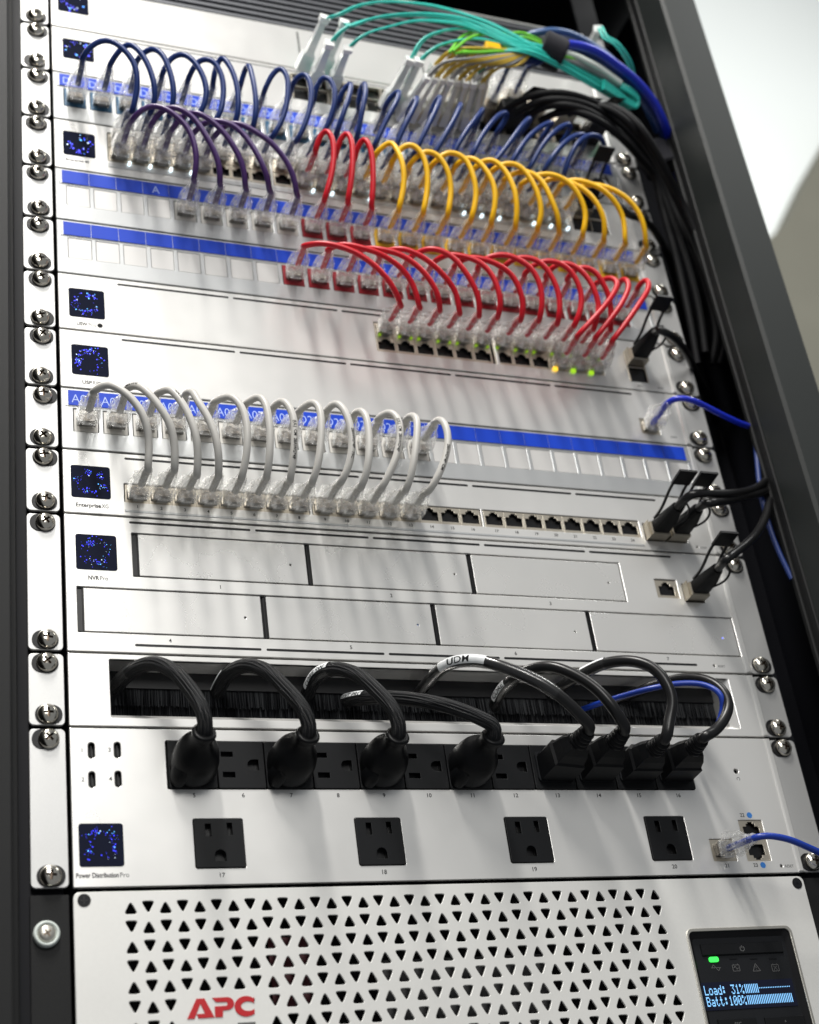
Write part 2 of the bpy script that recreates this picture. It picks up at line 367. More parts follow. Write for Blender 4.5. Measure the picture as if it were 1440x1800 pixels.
# ------------------------------------------------------------------ shared prototypes
def boolean_mesh(a, b, mats):
    oa = bpy.data.objects.new('a', a); ob = bpy.data.objects.new('b', b); COL.objects.link(oa); COL.objects.link(ob)
    md = oa.modifiers.new('x', 'BOOLEAN'); md.operation = 'DIFFERENCE'; md.object = ob; md.solver = 'EXACT'; md.material_mode = 'TRANSFER'
    dg = bpy.context.evaluated_depsgraph_get(); dg.update()
    me = bpy.data.meshes.new_from_object(oa.evaluated_get(dg))
    bpy.data.objects.remove(oa); bpy.data.objects.remove(ob)
    return me
def make_screw():
    mb = MB(); n = 28
    prof = [(5.6, 0.0), (5.7, -0.9), (5.45, -1.9), (4.8, -2.8), (3.7, -3.5), (2.2, -3.9), (0.9, -4.0)]
    rings = [[(r * math.cos(2 * math.pi * k / n), y, r * math.sin(2 * math.pi * k / n)) for k in range(n)] for r, y in prof]
    mb.loft(rings, 0, True)
    cr = MB(); w = 0.78; l = 3.1
    poly = [(w, w), (w, l), (-w, l), (-w, w), (-l, w), (-l, -w), (-w, -w), (-w, -l), (w, -l), (w, -w), (l, -w), (l, w)]
    cr.loft([[(x, -5, z) for x, z in poly], [(x * .62, -1.6, z * .62) for x, z in poly]], 0, False)
    a = mb.build('a', ['chrome', 'chromedark']); b = cr.build('b', ['chromedark'])
    am, bm_ = a.data, b.data
    bpy.data.objects.remove(a); bpy.data.objects.remove(b)
    # merge coincident verts so the solids are closed
    for me in (am, bm_):
        bm = bmesh.new(); bm.from_mesh(me); bmesh.ops.remove_doubles(bm, verts=bm.verts, dist=1e-7); bmesh.ops.recalc_face_normals(bm, faces=bm.faces); bm.to_mesh(me); bm.free()
    me = boolean_mesh(am, bm_, None)
    me.name = 'screw'
    for p in me.polygons: p.use_smooth = True
    try: me.set_sharp_from_angle(angle=R(35))
    except Exception: pass
    return me
SCREW = make_screw()
def slot_mesh():
    mb = MB(); o = rrect(-7.6, 7.0, -5.6, 5.6, 5.55, 7)
    mb.loft([[(x, -0.35, z) for x, z in o], [(x, 0.6, z) for x, z in o]], 0, False)
    ob = mb.build('screw_slot', ['black']); me = ob.data; bpy.data.objects.remove(ob); return me
SLOT = slot_mesh()

def plug_meshes():
    """RJ45 plug body and clear strain relief boot; both start at the port face (y=0) and point to -y"""
    def rr(hw, h0, h1, y, r): return [(x, y, z) for x, z in rrect(-hw, hw, h0, h1, r, 3)]
    pl = MB()
    pl.loft([rr(5.7, -3.9, 4.0, 3.5, .5), rr(5.7, -3.9, 4.0, -7.6, .5)], 0, False)
    pl.box(-3.1, 3.1, -6.0, 2.0, -5.4, -3.95, 0)                      # latch
    pl.box(-4.4, 4.4, -5.2, 2.5, -2.4, 1.6, 1)                        # wires and core seen through
    pl.box(-5.2, 5.2, -1.6, -1.0, 1.7, 3.6, 1)
    bt = MB()
    R_ = [rr(6.1, -5.9, 5.2, -6.2, 1.0), rr(6.3, -6.2, 5.4, -9.0, 1.2), rr(6.3, -6.1, 5.4, -14.0, 1.6), rr(5.9, -5.3, 5.1, -19.5, 2.4), rr(5.0, -4.3, 4.6, -24, 3.0)]
    y = -24.0; a = 4.3
    for k in range(5):
        R_.append(rr(a, -a, a, y - 0.6, a * .96)); R_.append(rr(a, -a, a, y - 1.5, a * .96)); R_.append(rr(a - .8, -a + .8, a - .8, y - 1.8, (a - .8) * .96)); R_.append(rr(a - .8, -a + .8, a - .8, y - 2.4, (a - .8) * .96))
        y -= 2.5; a -= 0.28
    bt.loft(R_, 0, True)
    # side wings and latch guard that give the snagless outline
    for sx in (-1, 1):
        bt.loft([[(sx * 6.3, -8.5, 3.6), (sx * 7.1, -8.5, 3.2), (sx * 7.1, -8.5, -3.6), (sx * 6.3, -8.5, -4.0)],
                 [(sx * 5.6, -24, 2.0), (sx * 6.0, -24, 1.6), (sx * 6.0, -24, -2.0), (sx * 5.6, -24, -2.2)]], 0, False)
    bt.loft([[(-4.2, -6.8, 5.4), (4.2, -6.8, 5.4), (4.2, -6.8, 8.6), (-4.2, -6.8, 8.6)], [(-4.0, -13, 5.2), (4.0, -13, 5.2), (3.6, -13, 9.3), (-3.6, -13, 9.3)],
             [(-3.0, -25, 3.4), (3.0, -25, 3.4), (2.6, -25, 4.6), (-2.6, -25, 4.6)]], 0, False)
    o1 = pl.build('plug', ['plug', 'contact']); o2 = bt.build('boot', ['boot'])
    m1, m2 = o1.data, o2.data; bpy.data.objects.remove(o1); bpy.data.objects.remove(o2)
    return m1, m2
PLUG, BOOT = plug_meshes()

def port_mesh(mat, w=13.6, h=12.2, ow=11.4, oh=7.6, down=False, frame_th=0.5, notch=True):
    """RJ45 socket: frame with stepped opening and a dark cavity, centred at 0,0; front at y=0"""
    sg = -1 if down else 1
    op = [(-ow/2, -oh/2 * sg - .4 * sg), (ow/2, -oh/2 * sg - .4 * sg), (ow/2, oh/2 * sg - 1.2 * sg), (3.1, oh/2 * sg - 1.2 * sg), (3.1, oh/2 * sg + .6 * sg), (1.7, oh/2 * sg + .6 * sg), (1.7, oh/2 * sg + 1.7 * sg),
          (-1.7, oh/2 * sg + 1.7 * sg), (-1.7, oh/2 * sg + .6 * sg), (-3.1, oh/2 * sg + .6 * sg), (-3.1, oh/2 * sg - 1.2 * sg), (-ow/2, oh/2 * sg - 1.2 * sg)]
    fr = plate('p', [rrect(-w/2, w/2, -h/2, h/2, .3, 2), op], 1.0, mat, None, -frame_th, 0.12)
    me = fr.data; bpy.data.objects.remove(fr)
    bm = bmesh.new(); bm.from_mesh(me)
    n0 = len(bm.faces)
    # cavity walls
    vs0 = [bm.verts.new((x * S, 0.35 * S, z * S)) for x, z in op]; vs1 = [bm.verts.new((x * S, 11 * S, z * S)) for x, z in op]
    for i in range(len(op)):
        j = (i + 1) % len(op); f = bm.faces.new((vs0[i], vs0[j], vs1[j], vs1[i])); f.material_index = 1
    f = bm.faces.new(vs1); f.material_index = 1
    # gold contacts hint
    bm.to_mesh(me); bm.free()
    me.materials.append(M['hole']); me.name = 'network_port'
    return me
PORT = port_mesh('cage'); PORTD = port_mesh('cage', down=True); PORTK = port_mesh('keystone', 14.2, 15.6)
PORTN = port_mesh('key_navy', 14.6, 16.4, frame_th=1.2); PORTR = port_mesh('key_red', 14.6, 16.4, frame_th=1.2); PORTY = port_mesh('key_yellow', 14.6, 16.4, frame_th=1.2)

U = 44.45
# ------------------------------------------------------------------ rack devices
def device(name, label, cat, z0, nu, holes=(), mat='alu', xw=220.2, group=None, screws=True, z1=None, ear=True, gap=0.7, hy=14):
    z1 = z0 + nu * U if z1 is None else z1
    r = thing(name, label, cat, (0, 0, z0), group)
    out = rrect(-xw, xw, z0 + gap, z1 - gap, 0.5, 2)
    plate('face_plate', [out] + list(holes), 2.6, mat, r, 0, 0.3)
    b = MB(); b.box(-216, 216, hy, 330, z0 + 1.5, z1 - 1.5); b.build('housing', ['inner'], r)
    if ear:
        for sx in (-1, 1):
            a, c = (-241.3, -222.2) if sx < 0 else (222.2, 241.3)
            e = plate('mounting_ear', [rrect(a, c, z0 + 1.1, z1 - 1.1, 2.6, 4)], 2.0, 'ear', r, 1.2, 0.3)
            if sx > 0:
                t = MB(); t.bbox(218.0, 222.0, -0.9, 0.9, z0 + 0.8, z1 - 0.8, 0.8); t.build('edge_trim', ['alu'], r)
    if screws:
        for sx in (-1, 1):
            for z in (z0 + 7.2, z1 - 7.0):
                jx, jz = random.uniform(-.6, .6), random.uniform(-.5, .5)
                x = sx * 231.3 + (jx if sx > 0 else jx)
                place('screw_slot', SLOT, (x + random.uniform(-1.4, 1.8), 1.0, z), r)
                place('screw', SCREW, (x, 0.6, z + jz), r, (0, random.uniform(0, 1.6), 0))
    return r, z0, z1

def display(r, x0, x1, z0, z1, nd=90, big=1.0):
    sc = MB(); o = rrect(x0, x1, z0, z1, 1.6, 5)
    sc.loft([[(x, -0.25, z) for x, z in o], [(x, 1.5, z) for x, z in o]], 0, False)
    s = sc.build('display_screen', ['screen'], r)
    cx, cz = (x0 + x1) / 2, (z0 + z1) / 2; hw = (x1 - x0) / 2; hh = (z1 - z0) / 2
    d = MB()
    cl = [random.uniform(0, 6.28) for _ in range(11)]
    k = 0
    while k < nd:
        a = random.choice(cl) + random.gauss(0, .16) if random.random() < .72 else random.uniform(0, 6.28)
        rad = min(1.06, max(.42, random.gauss(.70, .14)))
        x = cx + hw * .92 * rad * math.cos(a); z = cz + hh * .92 * rad * math.sin(a)
        if abs(x - cx) > hw - .9 or abs(z - cz) > hh - .9: continue
        q = random.choice((.12, .15, .18, .24, .36)) * big
        mi = random.choices((0, 1, 2), (.72, .17, .11))[0]
        if mi == 2: q *= .75
        n = 6; d.add([(x + q * math.cos(2 * math.pi * i / n), -0.32, z + q * math.sin(2 * math.pi * i / n)) for i in range(n)], [tuple(range(n))], mi); k += 1
    d.build('light_dots', ['dot1', 'dot2', 'dot3'], s, kind='stuff')
    return s
def slots(r, segs, z, h=1.5):
    for a, b in segs:
        m = MB(); o = rrect(a, b, z - h / 2, z + h / 2, h / 2 - .05, 3)
        m.loft([[(x, -0.08, zz) for x, zz in o], [(x, 1.0, zz) for x, zz in o]], 0, False); m.build('vent_slot', ['hole'], r)
SEG5 = [(-182.6, -109.2), (-106.2, -33.4), (-30.6, 42.0), (45.0, 117.5), (120.5, 182.0)]

# ---- UPS at the bottom -----------------------------------------------------------------
def rtri(cx, cz, up, w=7.2, h=6.7, r=1.3):
    s = 1 if up else -1
    P = [Vector((cx - w / 2, cz - s * h / 2)), Vector((cx + w / 2, cz - s * h / 2)), Vector((cx, cz + s * h / 2))]
    out = []
    for i in range(3):
        p = P[i]; a = (P[i - 1] - p).normalized(); b = (P[(i + 1) % 3] - p).normalized()
        for t in (0, .33, .67, 1):
            # quadratic corner
            q = (p + a * r * 1.5) * (1 - t) ** 2 + p * 2 * t * (1 - t) + (p + b * r * 1.5) * t ** 2
            out.append((q.x, q.y))
    return out
ups = thing('battery_backup', 'silver battery backup unit with triangular vent holes and small blue text display', 'battery backup', (0, 0, -88.9))
tris = []
for row in range(8):
    for c in range(35):
        if row in (5, 6) and 3 <= c <= 7: continue
        x = -191.6 + 9.0 * c; z = -10.6 - 10.05 * row
        if x > 122: continue
        tris.append(rtri(x, z, (row + c) % 2 == 0))
lcdhole = rrect(129.8, 201.0, -140, -32.2, 4.0, 5)
plate('bezel', [rrect(-220.6, 219.4, -150, -1.9, 3.4, 5)] + tris + [lcdhole], 1.5, 'bezel', ups, -0.6, 0.25)
b = MB(); b.box(-218, 128, 16, 300, -150, -3); b.build('housing', ['void'], ups)
for sx, a, c in ((-1, -241.5, -222.3), (1, 221.6, 241.5)):
    e = MB(); e.box(a, c, 2.5, 5, -150, -2.2); e.build('mounting_ear', ['frame'], ups)
for x in (-215.2, 214.3):
    s = MB(); s.cyl(x, -6.3, -0.9, 1.4, 3.4, 22, 0); s.cyl(x, -6.3, -1.0, 0.5, 2.5, 20, 1)
    s.box(x - 1.9, x + 1.9, -1.15, -.9, -6.6, -6.0, 2); s.box(x - .3, x + .3, -1.15, -.9, -8.2, -4.4, 2)
    s.build('bezel_screw', ['black', 'blacksatin', 'hole'], ups)
w = MB(); n = 32
prof = [(6.6, 2.4), (6.7, .6), (6.1, -.6), (5.4, -.9), (4.9, -.2), (4.5, .4)]
w.loft([[(-233.9 + r * math.cos(2 * math.pi * k / n), y, -22.3 + r * math.sin(2 * math.pi * k / n)) for k in range(n)] for r, y in prof], 0, True, False)
ws = w.build('cup_washer', ['washer'], ups)
w = MB(); prof = [(4.5, .5), (4.3, -.5), (3.4, -1.2), (2.0, -1.5), (.5, -1.6)]
w.loft([[(-233.9 + r * math.cos(2 * math.pi * k / n), y, -22.3 + r * math.sin(2 * math.pi * k / n)) for k in range(n)] for r, y in prof], 0, True)
for a in (35, 125):
    ca, sa = math.cos(R(a)), math.sin(R(a))
    q = [(-2.1, -.42), (2.1, -.42), (2.1, .42), (-2.1, .42)]
    o = [(-233.9 + x * ca - z * sa, -22.3 + x * sa + z * ca) for x, z in q]
    w.loft([[(x, -1.72, z) for x, z in o], [(x, 0, z) for x, z in o]], 1, False)
w.build('screw', ['silver_screw', 'chromedark'], ws)
# inside of the bezel, seen through the holes
for (x0, x1, z0, z1, y0, k) in ((-60, 40, -80, -40, 9, 'inkdim'), (-118, -92, -64, -26, 8, 'deepred')):
    m = MB(); m.box(x0, x1, y0, y0 + 2, z0, z1); m.build('inner_bracket' if k != 'deepred' else 'inner_wire_cover', [k], ups)
# logo: three thick letters, built as shapes
def L(u, v):           # picture point on the bezel -> x, z
    p = at(300 + u * 220 / 1440, 1700 + v * 100 / 655, -0.6); return (p.x, p.z)
A_out = [L(*q) for q in ((190, 598), (292, 366), (390, 361), (503, 578), (318, 592), (300, 545), (355, 540), (393, 533), (345, 425), (276, 594))]
def blob(name, outs): return plate(name, outs, 0.5, 'apc_red', ups, -1.0, 0.0)
blob('logo_letter', [[L(*q) for q in ((190, 600), (295, 366), (388, 362), (505, 580), (322, 592), (300, 544), (396, 536), (342, 424), (274, 596))]])
def arcp(cx, cy, rx, ry, a0, a1, n=12): return [(cx + rx * math.cos(R(a0 + (a1 - a0) * k / n)), cy + ry * math.sin(R(a0 + (a1 - a0) * k / n))) for k in range(n + 1)]
blob('logo_letter', [[L(*q) for q in [(478, 356), (640, 347)] + arcp(648, 421, 82, 74, -85, 85, 12) + [(602, 500), (602, 576), (512, 580), (506, 455), (640, 446)] + arcp(640, 424, 14, 22, 80, -80, 6) + [(520, 405)]]])
blob('logo_letter', [[L(*q) for q in [(955, 342), (958, 410)] + arcp(893, 450, 84, 56, -35, -325, 18) + [(966, 492), (966, 545)] + arcp(868, 452, 134, 118, 48, 318, 26)]])
ln = MB(); p0 = at(418, 1798.5, -0.6); p1 = at(449, 1798, -0.6)
ln.box(p0.x, p1.x, -1.05, -.5, p0.z - 1.2, p0.z + .1); ln.build('logo_underline', ['inkgrey'], ups)

# control panel: a recessed black tray with its own display
cp = MB(); cp.box(126, 204, 3.0, 5, -145, -29); rim = cp.build('control_panel', ['blacksatin'], ups)
fr = plate('panel_rim', [rrect(129.2, 201.6, -140, -31.6, 4.4, 5), rrect(130.9, 199.8, -139, -33.4, 3.2, 5)], 1.2, 'silver_screw', ups, -1.2, 0.3)
tr = MB()
tr.loft([[(x, 0.2, z) for x, z in rrect(130.9, 199.8, -139, -33.4, 3.2, 5)], [(x, 3.0, z) for x, z in rrect(134.5, 197.4, -139, -36.6, 2.2, 5)]], 0, False, False)
tr.build('recess_wall', ['black'], ups)
def PX(u, v, y=2.8): p = at(1190 + u * 250 / 1184, 1420 + v * 380 / 1800, y); return p.x, p.z
x0, z1 = PX(190, 1140); x1, z0 = PX(885, 1205)
m = MB(); m.bbox(x0, x1, 1.8, 3.0, z0, z1, .4); pb = m.build('power_button', ['outlet'], ups)
x, z = PX(543, 1172, 1.8)
m = MB()
for k in range(14):
    a0, a1 = R(120 + 300 * k / 14), R(120 + 300 * (k + 1) / 14)
    m.add([(x + q * math.cos(a), 1.72, z + q * math.sin(a)) for q, a in ((1.25, a0), (1.25, a1), (1.6, a1), (1.6, a0))], [(0, 1, 2, 3)])
m.add([(x - .17, 1.72, z + .2), (x + .17, 1.72, z + .2), (x + .17, 1.72, z + 1.9), (x - .17, 1.72, z + 1.9)], [(0, 1, 2, 3)])
m.build('power_symbol', ['inkgrey'], pb)
x, z = PX(305, 1263)
m = MB(); o = rrect(x - 3.1, x + 3.1, z - 1.5, z + 1.4, 1.1, 4); m.loft([[(a, 2.2, c) for a, c in o], [(a, 3.2, c) for a, c in o]], 0, False); m.build('status_light', ['green'], ups, label='lit green status light')
for u in (470, 640, 800):
    x, z = PX(u, 1255); m = MB(); m.box(x - 2.6, x + 2.6, 2.7, 3.0, z - .3, z + .3); m.build('status_light', ['outlet'], ups)
def strokes(m, segs, cx, cz, s, w=.22, y=2.78):
    for (ax, az, bx, bz) in segs:
        a = Vector((cx + ax * s, cz + az * s)); b = Vector((cx + bx * s, cz + bz * s)); d = (b - a); 
        if d.length < 1e-6: continue
        nrm = Vector((-d.y, d.x)).normalized() * w / 2
        m.add([(q.x, y, q.y) for q in (a - nrm, b - nrm, b + nrm, a + nrm)], [(0, 1, 2, 3)])
for u, segs in ((325, [(-1.2, 0, -.6, .8), (-.6, .8, 0, 0), (0, 0, .6, -.8), (.6, -.8, 1.2, 0), (-1.4, 0, 1.4, 0)]),
                (493, [(-1, -.8, 1, -.8), (1, -.8, 1, .7), (1, .7, -1, .7), (-1, .7, -1, -.8), (-.6, .7, -.6, 1), (.6, .7, .6, 1), (-.7, 0, -.2, .4), (-.2, .4, .2, -.4), (.2, -.4, .7, 0)]),
                (660, [(-1.1, -.8, 1.1, -.8), (1.1, -.8, 0, 1.1), (0, 1.1, -1.1, -.8), (0, -.1, 0, .5), (0, -.5, 0, -.35)]),
                (820, [(-1, -.8, 1, -.8), (1, -.8, 1, .8), (1, .8, -1, .8), (-1, .8, -1, -.8), (-.5, -.5, .5, .5), (-.5, .5, .5, -.5), (-.6, .8, -.6, 1.1), (.6, .8, .6, 1.1)])):
    x, z = PX(u, 1332); m = MB(); strokes(m, segs, x, z, 2.3, .30); m.build('status_symbol', ['inkgrey'], ups)
FONT5 = {'L': "10000 10000 10000 10000 10000 10000 11111", 'o': "00000 00000 01110 10001 10001 10001 01110", 'a': "00000 00000 01110 00001 01111 10001 01111",
 'd': "00001 00001 01101 10011 10001 10001 01111", ':': "00000 01100 01100 00000 01100 01100 00000", '3': "11111 00010 00100 00010 00001 10001 01110", '1': "00100 01100 00100 00100 00100 00100 01110",
 '%': "11000 11001 00010 00100 01000 10011 00011", 'B': "11110 10001 10001 11110 10001 10001 11110", 't': "01000 01000 11100 01000 01000 01001 00110", '0': "01110 10001 10011 10101 11001 10001 01110", ' ': "0 0 0 0 0 0 0"}
scr = MB(); xa, za = PX(222, 1462); xb, zb = PX(985, 1645); x0_, z0_ = PX(222, 1545)
lx0 = PX(222, 1500)[0]; lx1 = PX(985, 1600)[0]; lz1 = PX(600, 1462)[1]; lz0 = PX(600, 1650)[1]
scr.box(lx0 - 1.6, lx1 + 1.0, 2.6, 3.0, lz0 - 1.4, lz1 + 1.6); lcd = scr.build('text_display', ['screen'], ups)
px = MB()
cw = (lx1 - lx0) / 20.0; ph = (lz1 - lz0) / 2.0; dp = ph / 8.3; dx = cw / 6.0
for row, (txt, nbar, ndot) in enumerate((('Load: 31%', 8, 1), ('Batt:100%', 26, 0))):
    zt = lz1 - row * ph
    for i, ch in enumerate(txt):
        for ry, line in enumerate(FONT5[ch].split()):
            for rx, bit in enumerate(line):
                if bit == '1':
                    x = lx0 + i * cw + rx * dx; z = zt - (ry + .8) * dp
                    px.add([(x, 2.55, z - dp * .46), (x + dx * .92, 2.55, z - dp * .46), (x + dx * .92, 2.55, z + dp * .46), (x, 2.55, z + dp * .46)], [(0, 1, 2, 3)], 0)
    xs = lx0 + 9.15 * cw; step = (lx1 - xs - 1.0) / 26
    for k in range(26):
        x = xs + k * step
        if k < nbar: px.add([(x, 2.55, zt - 7.2 * dp), (x + step * .42, 2.55, zt - 7.2 * dp), (x + step * .42, 2.55, zt - .5 * dp), (x, 2.55, zt - .5 * dp)], [(0, 1, 2, 3)])
        elif ndot: px.add([(x, 2.55, zt - 4.1 * dp), (x + step * .5, 2.55, zt - 4.1 * dp), (x + step * .5, 2.55, zt - 3.4 * dp), (x, 2.55, zt - 3.4 * dp)], [(0, 1, 2, 3)])
px.build('lit_characters', ['lcd'], lcd, kind='stuff')
for (ua, ub, va, lab) in ((335, 655, 1765, 'ESC'), (725, 1050, 1748, '^')):
    x0, z1 = PX(ua, va); x1, _ = PX(ub, va)
    m = MB(); m.bbox(x0, x1, 1.8, 3.0, z1 - 9, z1, .4); bt_ = m.build('menu_button', ['outlet'], ups)
    text(lab, (x0 + x1) / 2, z1 - 4.2, 2.9, 'inkgrey', bt_, y=1.74)

# ---- power distribution unit -------------------------------------------------------------
def uhole(cx, cz, w, h, r): return rrect(cx - w / 2, cx + w / 2, cz - h / 2, cz + h / 2, r, 6)
usb = [(-208.9, 75.3, '1', -214.3), (-209.1, 58.8, '2', -214.3), (-195.0, 75.7, '3', -199.6), (-195.2, 59.2, '4', -199.6)]
pdu_h = [uhole(x, z, 3.6, 9.2, 1.75) for x, z, _, _ in usb]
pdu_h.append(rrect(-168.8, 159.0, 53.5, 81.5, 1.0, 3))
SING = [(-142.5, '17'), (-51.2, '18'), (40.2, '19'), (132.2, '20')]
pdu_h += [rrect(x - 13.8, x + 13.8, 9.4, 36.9, 1.2, 3) for x, _ in SING]
JK = [(168.4, 16.0, 16.4, 13.8), (192.4, 21.2, 17.0, 26.0)]
pdu_h += [rrect(168.4 - 8.2, 168.4 + 8.2, 8.6, 22.4, .5, 2), rrect(192.3 - 8.4, 192.3 + 8.4, 8.2, 34.2, .5, 2), circ(191.4, 66.0, 1.7, 16), circ(206.9, 4.9, 1.05, 14)]
pdu, z0, z1 = device('power_distribution_unit', 'silver power unit with a row of twelve black outlets and four more below', 'power unit', 0, 2, pdu_h)
b = MB(); b.box(-216, 216, 3.5, 4.0, 2, 87); b.build('backing_sheet', ['hole'], pdu)
for x, z, t, tx in usb:
    m = MB(); m.loft([[(a, 0.25, c) for a, c in uhole(x, z, 3.2, 8.8, 1.5)], [(a, 3, c) for a, c in uhole(x, z, 3.2, 8.8, 1.5)]], 0, False, False)
    m.box(x - .35, x + .35, 1.2, 3, z - 3.0, z + 3.0, 0)
    o = uhole(x, z, 3.55, 9.15, 1.7); i = uhole(x, z, 2.9, 8.5, 1.4)
    m.loft([[(a, .1, c) for a, c in o], [(a, .0, c) for a, c in i], [(a, .8, c) for a, c in i]], 0, False, False)
    m.build('usb_port', ['black', 'silver_screw'], pdu); text(t, tx + .4, z - 1.1, 3.3, 'ink', pdu, .03)
display(pdu, -217.0, -193.8, 11.3, 34.5, 105)
t1 = text('Power Distribution', -218.9, 5.6, 3.6, 'ink', pdu, .09, 'LEFT', w=21.8); 
text('Pro', -196.5, 5.6, 3.6, 'inkgrey', pdu, 0.02, 'LEFT', w=4.7)
def socket_outline_holes(cx, cz, rot=0, s=1.0):
    hs = [[(-7.6, 3.8), (-4.4, 3.8), (-4.4, 12.2 - 1.4), (-7.6, 12.2 - 1.4)], [(4.7, 4.4), (7.6, 4.4), (7.6, 11.2), (4.7, 11.2)]]
    g = [(-3.1, -10.2), (3.1, -10.2), (3.1, -7.2)] + [(3.1 * math.cos(R(a)), -6.9 + 3.1 * math.sin(R(a))) for a in range(0, 181, 30)] + [(-3.1, -7.2)]
    hs.append(g); res = []
    for h in hs:
        o = []
        for x, z in h:
            if rot == 90: x, z = z, -x     # ground pin to the right... (rotated quarter turn)
            if rot == -90: x, z = -z, x
            o.append((cx + x * s, cz + z * s))
        res.append(o)
    return res
def outlet(parent, cx, cz, w, h, rot, label=None):
    hs = socket_outline_holes(cx, cz, rot, .98)
    p = plate('outlet', [rrect(cx - w / 2, cx + w / 2, cz - h / 2, cz + h / 2, .9, 3)] + hs, 2.2, 'outlet', parent, -0.7, 0.25, label)
    m = MB()
    for o in hs:
        m.loft([[(x, .2, z) for x, z in o], [(x, 9, z) for x, z in o]], 0, False, False); m.add([(x, 9, z) for x, z in o], [tuple(range(len(o)))])
    m.build('socket_slot', ['hole'], p)
    return p
OUTW = 27.3
OX = [-168.2 + OUTW * (i + .5) for i in range(12)]
for i, x in enumerate(OX):
    if i < 8: outlet(pdu, x, 67.5, OUTW - .7, 27.2, -90)
    else:
        p = plate('outlet', [rrect(x - OUTW / 2 + .35, x + OUTW / 2 - .35, 53.9, 81.1, .9, 3)], 2.2, 'outlet', pdu, -0.7, 0.25)
        m = MB(); o = rrect(x - 11, x + 11, 58, 77, 2.5, 4)
        m.loft([[(a, -.75, c) for a, c in o], [(a, -2.2, c) for a, c in o], [(a * 1 + (x - a) * .12, -2.2, c + (67.5 - c) * .12) for a, c in o], [(a + (x - a) * .12, -.8, c + (67.5 - c) * .12) for a, c in o]], 0, False, False)
        m.build('socket_collar', ['blacksatin'], p)
    text(str(5 + i), x, 48.9, 3.4, 'ink', pdu, .03)
for x, t in SING:
    outlet(pdu, x, 23.15, 27.0, 26.9, 0); text(t, x, 4.6, 3.5, 'ink', pdu, .03)
place('network_port', port_mesh('cage', 16.0, 13.4), (168.4, 1.2, 15.5), pdu)
place('network_port', port_mesh('cage', 16.4, 12.9), (192.3, 1.2, 27.6), pdu)
place('network_port', port_mesh('cage', 16.4, 12.9, down=True), (192.3, 1.2, 14.7), pdu)
for x, z, t, d in ((168.6, 4.6, '21', 0), (187.8, 36.2, '22', 1), (188.6, 4.6, '23', 1)):
    text(t, x, z, 3.3, 'ink', pdu, .02)
    if d: m = MB(); m.cyl(x + 5.2, z + 1.0, -.06, .2, 1.9, 16); m.build('round_sticker', ['dotblue'], pdu)
text('RESET', 209.2, 3.9, 2.4, 'inkgrey', pdu, 0, 'LEFT')
m = MB()
for k in range(10):
    a0, a1 = R(-60 + 280 * k / 10), R(-60 + 280 * (k + 1) / 10)
    m.add([(191.6 + q * math.cos(a), -.06, 60.8 + q * math.sin(a)) for q, a in ((.9, a0), (.9, a1), (1.25, a1), (1.25, a0))], [(0, 1, 2, 3)])
m.build('reset_symbol', ['inkgrey'], pdu)

# ---- brush panel ------------------------------------------------------------------------------
BZ0, BZ1 = 94.6, 129.6
br, z0, z1 = device('cable_pass_through', 'silver cable pass-through panel with black brush strips', 'brush panel', 2 * U, 1, [rrect(-197.6, 202.6, BZ0, BZ1, 1.0, 3)], hy=24)
m = MB()
X0, X1 = -197.6, 202.6; XI0, XI1 = -196.6, 198.6
o = [(X0, 0.4, BZ0), (X1, .4, BZ0), (X1, .4, BZ1), (X0, .4, BZ1)]; i1 = [(XI0, 5.0, BZ0 + 3.4), (XI1, 5.0, BZ0 + 3.4), (XI1, 5.0, BZ1), (XI0, 5.0, BZ1)]; i2 = [(XI0, 17, BZ0 + 3.4), (XI1, 17, BZ0 + 3.4), (XI1, 17, BZ1), (XI0, 17, BZ1)]
m.loft([o, i1, i2], 0, False, False); m.build('opening_lip', ['alu'], br)
for (za, zb, nm) in ((119.5, 131.5, 'brush_holder'), (92, 99.5, 'brush_holder')):
    h = MB(); h.box(-205, 205, 15.5, 20, za, zb); h.build(nm, ['black'], br)
for half, (za, zb, yy) in enumerate(((109.2, 120, 17.0), (97, 111.0, 19.2))):
    b_ = MB(); x = -204
    while x < 204:
        w_ = random.uniform(.30, .75); dz = random.uniform(-.7, .7); dxx = random.uniform(-.5, .5); dy = random.uniform(-.6, .6)
        t, bt2 = (zb, za + dz) if half == 0 else (za, zb + dz)
        b_.add([(x, yy, t), (x + w_, yy, t), (x + w_ + dxx, yy + dy, bt2), (x + dxx, yy + dy, bt2), (x + w_ / 2, yy - .25, t), (x + w_ / 2 + dxx, yy - .25 + dy, bt2)],
               [(0, 4, 5, 3), (4, 1, 2, 5)], 1 if random.random() < (.42 if half == 0 else .14) else 0)
        x += w_ * .95
    b_.build('brush_bristles', ['bristle', 'bristle_light'], br, kind='stuff')
b_ = MB(); b_.box(-206, 206, 21, 22, 92, 132); b_.build('dark_cavity', ['void'], br)

